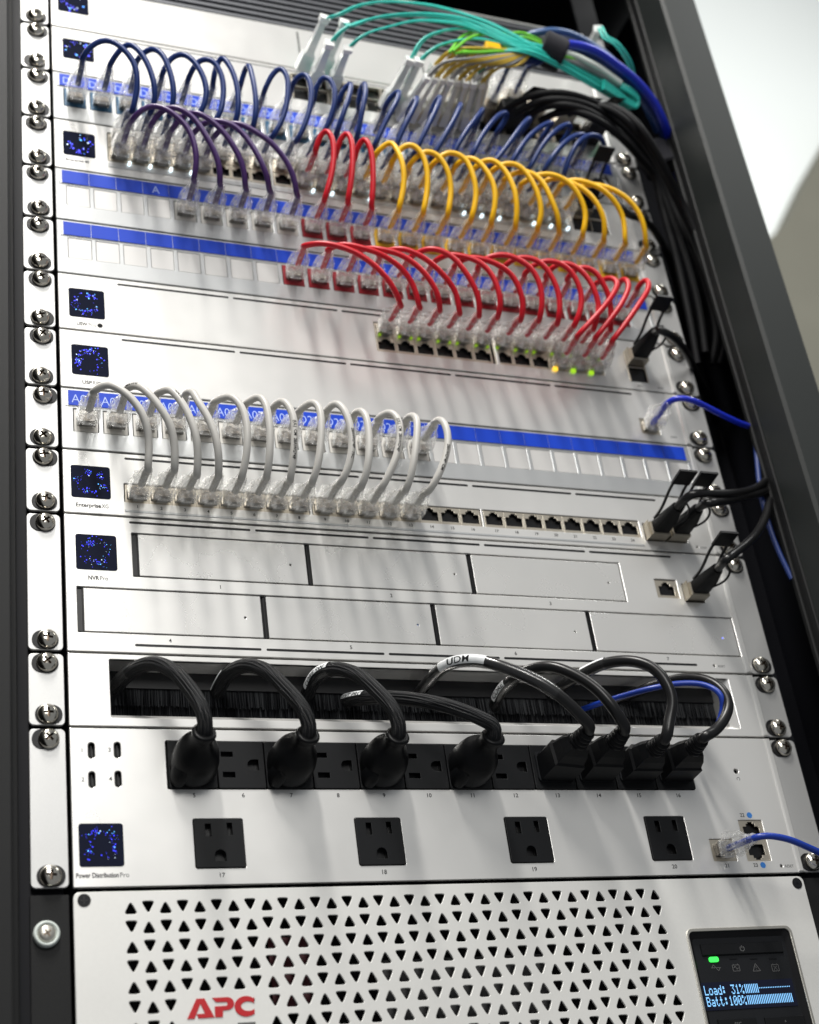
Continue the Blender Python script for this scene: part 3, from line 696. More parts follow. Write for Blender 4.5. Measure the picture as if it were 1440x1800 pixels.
# ---- video recorder ------------------------------------------------------------------------------
zb = 3 * U
bays = [(-181.6, -75.6, 182.6, 211.4, '1'), (-74.9, 31.6, 182.6, 211.4, '2'), (32.4, 140.6, 182.6, 211.4, '3'),
        (-214.2, -106.6, 145.8, 174.3, '4'), (-105.6, 1.6, 145.8, 174.3, '5'), (2.4, 108.6, 145.8, 174.3, '6'), (109.3, 217.3, 145.8, 174.3, '7')]
hol = [rrect(-181.6, 141.0, 182.4, 211.6, .4, 2), rrect(-214.2, 217.6, 145.6, 174.5, .4, 2), rrect(165.0, 181.6, 187.0, 201.0, .5, 2), rrect(185.0, 200.4, 184.6, 198.4, .5, 2), circ(195.0, 138.6, 1.0, 12)]
nv, z0, z1 = device('network_video_recorder', 'silver two row drive recorder with seven wide blank drive trays', 'video recorder', zb, 2, hol)
b = MB(); b.box(-218, 218, 3.2, 4, zb + 2, zb + 86); b.build('backing_sheet', ['hole'], nv)
for k, (a, c, e, f, t) in enumerate(bays):
    w0 = 3.8 if t in '14' else 2.0
    tr_ = plate('drive_tray', [rrect(a + w0, c - .5, e + .75, f - .75, .25, 2), circ(c - 10.5, (e + f) / 2 - 1.0, .75 if k not in (4, 6) else .7, 12)], 1.8, 'tray', nv, 0.15, 0.2)
    m = MB(); m.box(a + .1, a + w0 - .9, 1.2, 3, e + 1, f - 1, 0); m.box(a + w0 - .9, a + w0 - .1, .4, 3, e + .8, f - .8, 1); m.build('tray_latch', ['hole', 'black'], tr_)
    if k in (4, 6):
        m = MB(); m.cyl(c - 10.5, (e + f) / 2 - 1.0, .3, .7, .55, 10); m.build('tray_light', ['blue_led' if k == 6 else 'c_steel'], tr_)
    tz = 177.4 if k < 3 else 140.3 + .9
    text(t, (a + c) / 2 - 2, tz - .1, 3.3, 'ink', nv, .03)
display(nv, -214.2, -190.6, 185.4, 208.5, 100)
text('NVR', -207.6, 179.0, 3.7, 'ink', nv, .10, 'LEFT', w=6.2); text('Pro', -201.0, 179.0, 3.7, 'ink', nv, .0, 'LEFT', w=4.6)
slots(nv, SEG5, 218.4); slots(nv, SEG5, 138.7)
place('network_port', port_mesh('cage', 16.4, 13.8), (173.3, 1.2, 193.4), nv)
text('RESET', 197.6, 137.6, 2.0, 'inkgrey', nv, 0, 'LEFT')

# ---- 24 port switch with white cords ---------------------------------------------------------------
zx = 5 * U
COLX = [-177.0 + 14.25 * i + 2.45 * (i // 8) for i in range(24)]
GRP = [(COLX[8 * g] - 7.6, COLX[8 * g + 7] + 7.6) for g in range(3)]
xg, z0, z1 = device('network_switch', 'silver switch whose numbered ports take the white patch cords', 'network switch', zx, 1,
                    [rrect(a, c, 232.2, 245.2, .4, 2) for a, c in GRP] + [rrect(166.0, 198.5, 230.0, 243.6, .5, 2), circ(205.2, 227.6, .9, 12)])
b = MB(); b.box(-218, 218, 3.4, 4, zx + 2, zx + 42); b.build('backing_sheet', ['hole'], xg)
XGP = port_mesh('cage', 14.1, 12.6, 11.8, 7.4)
for i, x in enumerate(COLX):
    place('network_port', XGP, (x, 1.0, 238.4), xg); text(str(i + 1), x, 228.6, 2.8, 'ink', xg, .03)
m = MB(); m.bbox(-184.6, 164, -.35, .5, 225.4, 227.0, .2); m.build('light_bar', ['patchface'], xg)
display(xg, -215.8, -192.6, 233.2, 255.4, 100)
text('Enterprise', -213.4, 227.0, 3.7, 'ink', xg, .10, 'LEFT', w=14.6); text('XG', -198.2, 227.0, 3.7, 'ink', xg, .0, 'LEFT', w=3.9)
slots(xg, [(a - 1, b_ - 1) for a, b_ in SEG5], 262.7)
text('RESET', 207.5, 226.6, 2.0, 'inkgrey', xg, 0, 'LEFT')

# ---- patch panels -----------------------------------------------------------------------------------
KX = [-205.6 + 17.95 * i for i in range(24)]
def lab_mesh():
    m = MB(); m.bbox(-8.85, 8.85, -0.5, .4, -5.5, 5.5, .15); o = m.build('label_piece', ['label_blue']); me = o.data; bpy.data.objects.remove(o); return me
LAB = lab_mesh()
def blank_mesh():
    m = MB(); m.bbox(-7.4, 7.4, -.7, .6, -8.1, 8.1, .08); o = m.build('blank_insert', ['blank']); me = o.data; bpy.data.objects.remove(o)
    return me
BLANK = blank_mesh()
def shade_mesh():
    m = MB(); o = rrect(-8.4, 8.4, -8.5, 8.5, .3, 2); m.loft([[(x, -.06, z) for x, z in o], [(x, .5, z) for x, z in o]], 0, False)
    q = m.build('jack_seat', ['hole']); me = q.data; bpy.data.objects.remove(q); return me
def patch(name, label, z0, used, texts):
    r, a, c = device(name, label, 'patch panel', z0, 1, [rrect(x - 7.6, x + 7.6, z0 + 12.8, z0 + 29.4, .3, 2) for x in KX], 'patchface')
    bb = MB(); bb.box(-218, 218, 5, 6, z0 + 2, z0 + 42); bb.build('backing_sheet', ['hole'], r)
    t = MB(); t.bbox(-217.6, 218, -.35, .3, a + 30.6, a + 43.0, .15); t.build('label_holder', ['patchface'], r)
    for i, x in enumerate(KX):
        lb = place('label_piece', LAB, (x - 1.6, -0.3, a + 36.6), r)
        if i in texts: text(texts[i], x - 8.6, a + 32.9, 9.0, 'label_txt', lb, -0.08, 'LEFT', -0.9, sx=.86)
        if i in used:
            k = used[i]
            place('keystone_jack', {'w': PORTK, 'n': PORTN, 'r': PORTR, 'y': PORTY}[k], (x, 1.0, a + 21.1), r)
        else:
            place('blank_insert', BLANK, (x, 0.95, a + 21.1), r)
    return r
txA = {i: 'A0%d' % (i + 1) for i in range(8)}; txA.update({8: 'D21', 9: 'D22', 10: 'D23', 11: 'D24', 12: 'D25'})
patch('patch_bay', 'patch panel with lettered blue labels above white cords, blank inserts at its right half', 6 * U, {i: 'w' for i in range(13)}, txA)
patch('patch_bay', 'patch panel with red jacks only, directly above the switch with green port lights', 9 * U, {i: 'r' for i in range(8, 23)}, {})
us = {i: 'w' for i in range(4, 9)}; us.update({i: 'r' for i in (9, 10, 11)}); us.update({i: 'y' for i in range(12, 24)})
patch('patch_bay', 'patch panel with purple, red and yellow cords side by side', 10 * U, us, {3: '  A', 4: '  A'})
patch('patch_bay', 'patch panel with navy jacks and letter D on its blue labels', 12 * U, {i: 'n' for i in range(23)}, {i: 'D%d' % (i + 1) for i in range(23)})

# ---- power shelf switch, switch with red cords ----------------------------------------------------------
rps, z0, z1 = device('redundant_power_unit', 'plain silver unit with one clear plug and a bright blue cord at its right end', 'power unit', 7 * U, 1, [rrect(184.0, 199.0, 318.0, 331.0, .5, 2)])
b = MB(); b.box(-218, 218, 3.4, 4, 7 * U + 2, 7 * U + 42); b.build('backing_sheet', ['hole'], rps)
display(rps, -213.3, -190.5, 321.4, 344.1, 95, 1.2); slots(rps, [(a + 1, c + 1) for a, c in SEG5], 351.4)
text('USP', -207.2, 314.9, 3.7, 'ink', rps, .10, 'LEFT', w=5.9); text('RPS', -200.8, 314.9, 3.7, 'ink', rps, .0, 'LEFT', w=5.0)
place('network_port', port_mesh('cage', 14.6, 12.6), (191.5, 1.2, 324.6), rps); text('RESET', 206.5, 316.5, 2.0, 'inkgrey', rps, 0, 'LEFT')
z8 = 8 * U
usw, z0, z1 = device('network_switch', 'silver switch with two rows of lit green ports at its right half', 'network switch', z8, 1,
                     [rrect(-8.4, 80.4, 365.2, 389.6, .4, 2), rrect(82.6, 164.8, 365.2, 389.6, .4, 2), rrect(185, 199.5, 363, 389, .4, 2)])
b = MB(); b.box(-218, 218, 3.4, 4, z8 + 2, z8 + 42); b.build('backing_sheet', ['hole'], usw)
display(usw, -213.9, -191.4, 365.8, 388.2, 90, 1.3); slots(usw, SEG5[:3], 395.6)
text('USW', -209.4, 359.4, 3.6, 'ink', usw, .10, 'LEFT', w=6.6); text('Pro', -202.2, 359.4, 3.6, 'inkgrey', usw, 0, 'LEFT', w=4.8)
m = MB(); m.cyl(-194.8, 360.7, -.06, .2, 1.7, 16); m.build('model_mark', ['ink'], usw)
C12 = [-0.9 + 14.3 * i + (1.6 if i > 5 else 0) for i in range(12)]
P8 = port_mesh('cage', 14.1, 12.0, 11.6, 7.2); P8D = port_mesh('cage', 14.1, 12.0, 11.6, 7.2, down=True)
for i, x in enumerate(C12):
    place('network_port', P8D, (x, 1.0, 383.4), usw); place('network_port', P8, (x, 1.0, 371.3), usw)
    for dx_ in (-4.4, 4.4):
        if dx_ < 0 or i % 2:
            m = MB(); m.box(x + dx_ - .9, x + dx_ + .9, -.9, 0, 378.1, 379.7); m.build('port_light', ['lime_dim'], usw)
    if i >= 9:
        m = MB(); m.box(x - 6.2, x - 3.0, -1.6, 0, 364.6, 367.4, 0); m.build('port_light', ['amber' if i == 9 else 'lime'], usw)
m = MB(); m.box(185.4, 199.1, 1, 3, 363.4, 374.5); m.build('fibre_slot', ['hole'], usw)
m = MB(); m.bbox(184.6, 199.9, -.6, .2, 375.0, 376.0, .1); m.bbox(184.6, 185.6, -.6, .2, 363.0, 389.2, .1); m.bbox(198.9, 199.9, -.6, .2, 363, 389.2, .1); m.build('cage_frame', ['cage'], usw)
text('SFP+', 192, 358.4, 2.6, 'inkgrey', usw); text('RESET', 206.5, 358.8, 2.0, 'inkgrey', usw, 0, 'LEFT')

# ---- 48 port switch (navy above, purple, red and yellow below) ------------------------------------------------
z11 = 11 * U
s48, z0, z1 = device('network_switch', 'silver 48 port switch between the navy and the yellow cords, white port lights', 'network switch', z11, 1,
                     [rrect(a, c, 501.5, 527.5, .4, 2) for a, c in GRP] + [rrect(168.5, 199, 501.5, 527, .4, 2)])
b = MB(); b.box(-218, 218, 3.4, 4, z11 + 2, z11 + 42); b.build('backing_sheet', ['hole'], s48)
display(s48, -214.6, -193.0, 501.5, 522.9, 42, 2.2); text('Enterprise 48', -213.0, 496.4, 2.8, 'ink', s48, .06, 'LEFT')
for i, x in enumerate(COLX):
    place('network_port', P8D, (x, 1.0, 520.8), s48); place('network_port', P8, (x, 1.0, 508.2), s48)
    if i in (0, 1, 2, 3, 9, 10, 12, 17, 18, 19, 20, 21, 22, 23):
        m = MB(); m.cyl(x + 6.6, 500.6, -2.2, 0, 1.15, 10); m.build('port_light', ['white_led'], s48)
for k in (0, 1):
    m = MB(); m.box(170 + 14.4 * k, 183.2 + 14.4 * k, .6, 3, 502.5, 513.5); m.box(170 + 14.4 * k, 183.2 + 14.4 * k, .6, 3, 515.2, 526.2); m.build('fibre_slot', ['hole'], s48)
m = MB(); m.bbox(168.6, 198.8, -.6, .2, 513.7, 515.0, .1); m.bbox(183.4, 184.2, -.7, .2, 502, 527, .1); m.build('cage_frame', ['cage'], s48)
m = MB(); m.bbox(-184.6, 164, -.5, .5, 495.8, 499.2, .2); m.build('light_bar', ['patchface'], s48)

# ---- fibre switch and the louvred gateway above it --------------------------------------------------------------
z13 = 13 * U
agg, z0, z1 = device('fibre_switch', 'silver fibre switch with translucent connectors and black cables plugged along its right half', 'fibre switch', z13, 1,
                     [rrect(-46, 197, 590.5, 616.0, .4, 2)])
display(agg, -213.0, -191.2, 592.3, 611.4, 40, 2.2)
slots(agg, [(-182, 200)], 618.6, .8)
b = MB(); b.box(-46, 197, 3.4, 4, 590, 617); b.build('backing_sheet', ['hole'], agg)
for i in range(17):
    x = -38.5 + 14.3 * i
    for z in (597.0, 609.6):
        m = MB(); m.bbox(x - 6.9, x - 6.1, -1.0, 2, z - 6, z + 6, .1); m.bbox(x + 6.1, x + 6.9, -1.0, 2, z - 6, z + 6, .1); m.bbox(x - 6.0, x + 6.0, -1.0, 2, z + 5.3, z + 6, .1); m.build('fibre_slot', ['cage'], agg)
z14 = 14 * U
gw, z0, z1 = device('gateway_router', 'silver topmost unit with dark horizontal louvres along its upper half', 'router', z14, 2, [rrect(-214, 214, 665.6, 721.5, .6, 2)], z1=724.0, screws=False)
for z in (z14 + 7.2,):
    for sx in (-1, 1):
        place('screw_slot', SLOT, (sx * 231.3 + .8, 1.0, z), gw); place('screw', SCREW, (sx * 231.3, .6, z), gw, (0, .5, 0))
display(gw, -215.6, -193.6, 638.6, 652.0 + 8.6, 40, 2.2)
text('Pro', -205, 632.6, 3, 'inkgrey', gw)
m = MB(); m.box(-216, 216, 8, 9, 663, 723); m.build('backing_sheet', ['louvregap'], gw)
for k in range(9):
    z = 668.4 + 6.15 * k
    m = MB(); m.loft([[(-214, 0.3, z - 1.2), (-214, 5.5, z - 1.4), (-214, 5.5, z + 1.8), (-214, .3, z + 1.4)], [(214, .3, z - 1.2), (214, 5.5, z - 1.4), (214, 5.5, z + 1.8), (214, .3, z + 1.4)]], 0, False)
    m.build('louvre', ['louvre'], gw)
for x in (-35.2, 66.0):
    m = MB(); m.box(x - .8, x + .8, -.08, .4, 627 if x < 0 else 640, 662); m.build('seam_groove', ['inkgrey'], gw)

# ------------------------------------------------------------------ patch cords
RC = 1.95
def plug_at(cord, x, z, tilt=(0, 0), y=0.0, parts=True):
    rot = Euler((R(tilt[0]), 0, R(tilt[1])))
    p = place('plug', PLUG, (x, y, z), cord, rot)
    bo = bpy.data.objects.new('boot', BOOT); link(bo, p)
    return rot.to_matrix()
def cord(name, label, cat, group, mat, A, B, pix, bulge=20, r=RC, ends=(True, True), tiltA=None, tiltB=None, n=46, ya=-36, printed=None):
    """A, B = (x, z) of the two ports; pix = picture points between the two boots"""
    c = thing(name, label, cat, (A[0], 0, A[1]), group)
    m = len(pix)
    P = [at(u, v, ya - bulge * math.sin(math.pi * (i + 1) / (m + 1))) for i, (u, v) in enumerate(pix)]
    def end(T, q, tilt, on):
        base = Vector((T[0], 0, T[1]))
        if tilt is None:
            d = (q - base); tx = max(-24, min(24, math.degrees(math.atan2(d.z, -d.y)) * .55)); tz = max(-24, min(24, math.degrees(math.atan2(d.x, -d.y)) * .55)); tilt = (-tx, tz)
        mat_ = plug_at(c, T[0], T[1], tilt)
        return [base + mat_ @ Vector((0, -15, 0)), base + mat_ @ Vector((0, -25, 0)), base + mat_ @ Vector((0, -36.5, 0))]
    ea = end(A, P[0], tiltA, ends[0]); eb = end(B, P[-1], tiltB, ends[1])
    # drop picture points that sit closer to the boots than their tips
    while len(P) > 2 and (P[0] - ea[2]).length < 7: P.pop(0)
    while len(P) > 2 and (P[-1] - eb[2]).length < 7: P.pop()
    path = catmull(ea + P + eb[::-1], n)
    t = MB(); t.tube(path, r, 12); t.build('cable', [mat], c)
    if printed:
        for (txt, s0, phi) in printed: wrap_text(c, path, r, txt, s0, phi)
    return c
def densify(me, cuts=3):
    bm = bmesh.new(); bm.from_mesh(me); bmesh.ops.triangulate(bm, faces=bm.faces)
    bmesh.ops.subdivide_edges(bm, edges=bm.edges, cuts=cuts, use_grid_fill=True); bm.to_mesh(me); bm.free()
def wrap_text(parent, path, r, txt, s0, phi, size=2.6, mat='ink', flip=False, name='printed_text'):
    me = text_mesh(txt, size, 0.05, 'LEFT', 0.02); densify(me, 3 if size > 3 else 1)
    fr = frames(path); L_ = [0]
    for i in range(1, len(path)): L_.append(L_[-1] + (path[i] - path[i - 1]).length)
    off = wloc(parent)
    for v in me.vertices:
        s = s0 + v.co.x; k = 1
        while k < len(L_) - 1 and L_[k] < s: k += 1
        t = (s - L_[k - 1]) / max(1e-6, L_[k] - L_[k - 1])
        p = fr[k - 1][0].lerp(fr[k][0], t); a = fr[k - 1][1].lerp(fr[k][1], t).normalized(); b = fr[k - 1][2].lerp(fr[k][2], t).normalized()
        tang = (fr[k][0] - fr[k - 1][0]).normalized()
        # direction facing the camera side, then turned by phi
        view = (Vector(CAM_POS) - p); view = (view - tang * view.dot(tang)).normalized(); side = view.cross(tang)
        w = (v.co.y - size * .35) / r * (-1 if flip else 1)
        d = view * math.cos(w + phi) + side * math.sin(w + phi)
        q = (p + d * (r + .04) - off) * S
        v.co = q
    me.materials.clear(); me.materials.append(M[mat]); me.name = name
    o = bpy.data.objects.new(name, me); link(o, parent); return o

ORD = ['first', 'second', 'third', 'fourth', 'fifth', 'sixth', 'seventh', 'eighth', 'ninth', 'tenth', 'eleventh', 'twelfth', 'thirteenth', 'fourteenth', 'fifteenth',
       'sixteenth', 'seventeenth', 'eighteenth', 'nineteenth', 'twentieth', 'twenty-first', 'twenty-second', 'twenty-third']
WHITE = [
 [(163,690),(185,675),(213,685),(240,710),(257,743),(262,777),(260,827)],
 [(222,683),(240,677),(257,687),(282,717),(300,748),(307,785),(307,828)],
 [(275,693),(295,683),(313,698),(332,730),(345,768),(348,802),(346,837)],
 [(325,693),(337,687),(348,705),(368,738),(382,780),(385,813),(384,838)],
 [(375,708),(400,695),(418,705),(432,735),(435,773),(432,810),(424,842)],
 [(430,712),(452,696),(465,705),(473,738),(475,773),(473,813),(468,842)],
 [(478,720),(493,703),(507,712),(517,738),(518,773),(515,813),(510,845)],
 [(524,725),(545,706),(560,713),(565,740),(564,777),(558,822),(548,850)],
 [(572,725),(588,707),(603,717),(615,745),(619,783),(612,823),(598,850)],
 [(619,733),(630,720),(642,728),(649,765),(648,807),(643,837),(634,858)],
 [(663,738),(682,723),(698,733),(704,763),(698,798),(685,832),(670,860)],
 [(712,740),(722,728),(732,733),(733,765),(728,807),(722,840),(713,863)],
 [(763,743),(772,736),(782,745),(788,773),(782,807),(767,843),(753,865)]]
PRT = {1: [('28AWG', 30, 0.9)], 2: [('CAT6', 44, 1.0)], 6: [('(UL)  CM  28AWG*4P', 58, 0.25)], 8: [('28AWG*4P   75C', 62, 0.6)], 10: [('(UL)  CM  28AWG*4P', 50, 0.1)], 12: [('28AWG*4P  CM', 62, 0.3)]}
for i, p in enumerate(WHITE):
    cord('patch_cable', '%s white patch cord from the left, ending in port %d' % (ORD[i], i + 1), 'patch cord', 'white patch cords',
         'c_white', (KX[i], 287.4), (COLX[i], 238.0), p, 20, 2.25, printed=PRT.get(i))
RED = [
 [(532,433),(559,427),(588,431),(626,444),(659,467),(684,494),(699,521),(705,540)],
 [(575,440),(597,429),(626,433),(668,446),(701,467),(726,500),(738,542)],
 [(625,444),(645,436),(667,438),(701,446),(736,469),(761,500),(773,530),(773,548)],
 [(665,450),(683,440),(705,437),(725,442),(755,460),(783,487),(803,517),(808,553)],
 [(722,452),(742,440),(762,437),(787,445),(807,463),(830,497),(843,530),(842,557)],
 [(767,458),(783,448),(813,450),(842,460),(863,480),(877,513),(880,542),(874,560)],
 [(797,470),(807,460),(822,452),(850,455),(875,465),(900,483),(915,513),(920,542),(915,565)],
 [(838,473),(848,458),(868,449),(893,448),(913,457),(934,471),(947,494),(953,521),(952,548),(947,566)],
 [(878,480),(888,466),(905,455),(925,452),(942,456),(960,471),(976,498),(984,527),(983,557),(979,572)],
 [(920,484),(930,472),(945,462),(963,458),(983,462),(1003,476),(1017,500),(1023,527),(1017,556),(1008,575)],
 [(957,488),(966,474),(980,464),(996,462),(1016,471),(1036,492),(1048,518),(1053,541),(1046,570),(1043,581)],
 [(995,492),(1005,480),(1014,472),(1026,469),(1043,474),(1059,496),(1070,519),(1074,548),(1073,581)],
 [(1048,498),(1063,490),(1077,487),(1086,496),(1079,516),(1057,545),(1034,570),(1014,592)],
 [(1086,503),(1092,492),(1100,489),(1106,500),(1093,534),(1070,565),(1046,595)],
 [(1119,509),(1129,494),(1138,491),(1141,505),(1124,534),(1099,570),(1075,601)]]
for i, p in enumerate(RED):
    tgt = (C12[i], 383.8) if i < 12 else (C12[i - 3], 371.2)
    lab = ('%s cord from the left in the long row of red cords' % ORD[i]) if i < 12 else \
          ('%s of three red cords slanting back to lit ports at the right end' % ORD[i - 12])
    cord('patch_cable', lab, 'patch cord', 'red patch cords of the long row', 'c_red', (KX[8 + i], 421.0), tgt, p, 20)
YEL = [
 [(660,271),(685,249),(699,265),(709,294),(710,325),(701,369)],
 [(687,290),(697,271),(712,255),(726,254),(741,269),(751,300),(751,335),(744,375)],
 [(718,294),(728,279),(749,265),(770,273),(787,300),(793,335),(787,379)],
 [(755,296),(768,281),(791,267),(816,277),(833,313),(837,348),(828,387)],
 [(800,292),(816,279),(834,279),(855,300),(869,329),(870,364),(863,393)],
 [(830,300),(847,284),(866,281),(890,303),(906,340),(909,371),(906,400)],
 [(856,312),(869,296),(890,287),(911,290),(932,313),(948,348),(952,379),(944,403)],
 [(886,316),(906,303),(932,303),(953,319),(969,350),(982,385),(982,406)],
 [(915,325),(942,308),(969,306),(998,319),(1019,345),(1030,379),(1024,414)],
 [(950,325),(972,312),(1006,322),(1035,340),(1056,369),(1064,398),(1061,422)],
 [(985,325),(1005,316),(1026,319),(1054,330),(1080,353),(1096,385),(1099,427)],
 [(1018,330),(1040,324),(1064,328),(1098,345),(1122,372),(1134,406),(1135,432)]]
for i, p in enumerate(YEL):
    cord('patch_cable', '%s yellow patch cord from the left, arching down to a yellow jack' % ORD[i], 'patch cord', 'yellow patch cords', 'c_yellow',
         (COLX[12 + i], 508.0), (KX[12 + i], 465.4), p, 20)
PUR = [
 [(233,212),(243,197),(268,185),(293,192),(315,208),(334,231),(344,264),(345,293),(340,317)],
 [(265,222),(276,203),(297,188),(318,192),(340,206),(360,235),(377,266),(387,299),(386,325)],
 [(303,228),(315,210),(333,197),(350,199),(372,212),(397,237),(418,270),(430,303),(431,332)],
 [(342,233),(358,216),(381,212),(412,221),(440,251),(461,288),(472,318),(473,336)],
 [(379,239),(391,222),(416,216),(445,229),(475,249),(500,278),(517,313),(522,344)]]
for i, p in enumerate(PUR):
    cord('patch_cable', '%s purple patch cord from the left, sweeping right down to a clear jack' % ORD[i], 'patch cord', 'purple patch cords', 'c_purple',
         (COLX[i], 508.0), (KX[4 + i], 465.4), p, 20)
REDC = [
 [(554,269),(562,240),(573,227),(584,242),(587,273),(581,315),(570,352)],
 [(591,273),(597,246),(609,231),(618,246),(620,283),(617,321),(611,356)],
 [(624,279),(630,254),(640,242),(650,256),(655,283),(656,325),(653,365)]]
for i, p in enumerate(REDC):
    cord('patch_cable', '%s of three upright red cords standing between the purple and yellow cords' % ORD[i], 'patch cord', 'three red cords beside the yellow ones', 'c_red',
         (COLX[9 + i], 508.0), (KX[9 + i], 465.4), p, 20)
NAVY = [
 [(145,102),(160,80),(187,69),(210,80),(233,105),(241,133),(240,163),(232,197)],
 [(193,115),(210,88),(227,77),(247,92),(263,120),(272,153),(272,180),(264,200)],
 [(238,110),(253,92),(270,85),(285,95),(298,123),(305,155),(304,185),(297,205)],
 [(284,134),(299,103),(321,94),(344,111),(361,144),(363,169),(354,196),(336,215)],
 [(329,144),(340,118),(356,103),(373,105),(389,130),(393,163),(385,204),(370,222)],
 [(374,151),(379,120),(389,100),(404,116),(416,148),(419,181),(416,210),(408,228)],
 [(422,153),(430,124),(436,113),(443,132),(449,167),(450,196),(446,221),(440,235)],
 [(463,165),(475,136),(492,118),(504,132),(506,163),(498,206),(478,243)],
 [(512,157),(519,138),(535,128),(546,148),(547,177),(537,216),(521,249)],
 [(551,177),(558,146),(570,133),(585,146),(589,177),(582,204),(568,235)],
 [(594,185),(602,160),(616,146),(615,165),(606,192),(597,218),(590,240)],
 [(630,190),(633,160),(640,144),(643,160),(638,188),(633,215),(627,245)],
 [(676,190),(688,168),(702,159),(699,175),(688,195),(674,222),(658,258)],
 [(716,200),(726,178),(734,170),(730,185),(720,205),(706,232),(693,265)],
 [(755,205),(766,178),(774,168),(770,185),(758,210),(742,242),(728,272)],
 [(796,215),(806,190),(811,181),(806,195),(794,218),(775,250),(758,280)],
 [(834,225),(845,200),(850,190),(843,200),(826,222),(805,254),(790,285)],
 [(872,235),(888,212),(893,198),(880,200),(866,214),(848,238),(830,272),(822,290)],
 [(912,238),(928,218),(933,207),(922,216),(905,238),(883,268),(858,297)],
 [(950,245),(966,224),(973,214),(958,219),(934,236),(905,275),(892,300)],
 [(988,250),(1002,230),(1003,218),(988,222),(968,238),(948,264),(928,300)],
 [(1026,255),(1032,242),(1024,236),(1004,242),(984,260),(965,285),(955,305)],
 [(1062,262),(1060,246),(1045,237),(1028,241),(1012,256),(1000,280),(990,310)]]
for i, p in enumerate(NAVY):
    cord('patch_cable', '%s navy patch cord from the left, looping out of its navy jack' % ORD[i], 'patch cord', 'navy patch cords', 'c_navy',
         (KX[i], 554.2), (COLX[i], 520.6), p, 22)

# single cords at the right
def free_cord(name, label, cat, mat, start, pts, r, plugs=True, tip=None, group=None):
    c = thing(name, label, cat, (start[0], 0, start[1]), group)
    base = Vector((start[0], 0, start[1])); q = at(*tip, -36) - base; tilt = (-math.degrees(math.atan2(q.z, -q.y)), math.degrees(math.atan2(q.x, -q.y))); mm = plug_at(c, start[0], start[1], tilt)
    path = catmull([base + mm @ Vector((0, -5, 0)), base + mm @ Vector((0, -20, 0)), base + mm @ Vector((0, -37, 0))] + pts, 50)
    t = MB(); t.tube(path, r, 12); t.build('cable', [mat], c)
    return c
free_cord('patch_cable', 'bright blue cord curving right from the plain unit over the rack ear', 'patch cord', 'c_royal', (191.5, 324.2),
          [at(1192, 699, -42), at(1215, 703, -43), at(1240, 714, -38), at(1275, 732, -32), at(1303, 745, -26), at(1318, 750, -16), at(1328, 760, 0)], 2.1, tip=(1176, 706))
free_cord('patch_cable', 'blue cord leaving the lower right corner from the port numbered 21', 'patch cord', 'c_blue', (168.4, 15.4),
          [at(1345, 1469, -40), at(1385, 1475, -40), at(1415, 1487, -38), at(1450, 1503, -34), at(1500, 1530, -25)], 2.0, tip=(1326, 1473))

# direct attach cables with pull tabs
def dac(label, x, z, pts, tabup=1.0, group='black cables with pull tabs'):
    c = thing('direct_attach_cable', label, 'network cable', (x, 0, z), group)
    m = MB(); m.bbox(x - 6.9, x + 6.9, -9.0, 3, z - 5.6, z + 4.2, .6); m.bbox(x - 7.4, x - 6.9, -6.5, 2, z - 6.2, z + 6.2, .1); m.build('connector', ['module'], c)
    m = MB(); m.loft([[(x + a, -9.0, z + b) for a, b in rrect(-6.2, 6.2, -4.6, 4.6, 1.5, 3)], [(x + a, -22, z + b) for a, b in rrect(-5.4, 5.4, -4.2, 4.2, 2, 3)], [(x + a, -33, z + 1 + b) for a, b in rrect(-3.6, 3.6, -3.6, 3.6, 3, 3)]], 0, True)
    m.build('strain_relief', ['rubber'], c)
    path = catmull([Vector((x, -26, z + .5)), Vector((x, -36, z + 1.2))] + pts, 44)
    m = MB(); m.tube(path, 2.9, 12); m.build('cable', ['pvc'], c)
    k = MB()
    for sx in (-5.2, 5.2):
        k.tube(catmull([Vector((x + sx, -12, z + 4.5)), Vector((x + sx, -24, z + 6)), Vector((x + sx, -36, z + 12 * tabup)), Vector((x + sx, -43, z + 13.5 * tabup))], 10), 1.0, 6)
    a = Vector((x, -42, z + 13.2 * tabup)); b = Vector((x, -55, z + 15.5 * tabup)); nrm = (b - a).cross(Vector((1, 0, 0))).normalized() * .8
    rr_ = [a + Vector((-6.6, 0, 0)), a + Vector((6.6, 0, 0)), b + Vector((6.6, 0, 0)), b + Vector((-6.6, 0, 0))]
    k.loft([[q - nrm for q in rr_], [q + nrm for q in rr_]], 0, False)
    k.build('pull_tab', ['black'], c)
    m = MB(); m.tube(catmull([Vector((x + 3.5, -17, z - 4)), Vector((x + 7.5, -26, z - 4.5)), Vector((x + 7, -36, z - 2)), Vector((x + 2, -40, z + 1))], 12), .8, 6); m.build('wire_loop', ['black'], c)
    return c
dac('left of two black cables side by side with pull tabs at the white cord switch', 173.8, 236.2, [at(1215, 868, -48), at(1250, 868, -44), at(1290, 867, -38), at(1322, 861, -28), at(1343, 848, -20), at(1356, 828, -6), at(1360, 815, 20)])
dac('right of two black cables side by side with pull tabs at the white cord switch', 189.6, 236.2, [at(1245, 885, -46), at(1275, 881, -38), at(1305, 874, -32), at(1335, 867, -24), at(1352, 860, -14), at(1364, 850, 10)])
dac('black cable with a pull tab plugged into the drive recorder', 192.6, 191.2, [at(1275, 985, -48), at(1305, 962, -40), at(1330, 938, -34), at(1347, 905, -26), at(1353, 878, -18), at(1362, 855, 0)])
dac('black cable with a raised pull tab beside the green port lights', 192.2, 382.6, [at(1160, 580, -44), at(1180, 590, -38), at(1205, 618, -20), at(1225, 660, 10), at(1245, 700, 40), at(1262, 760, 70)])
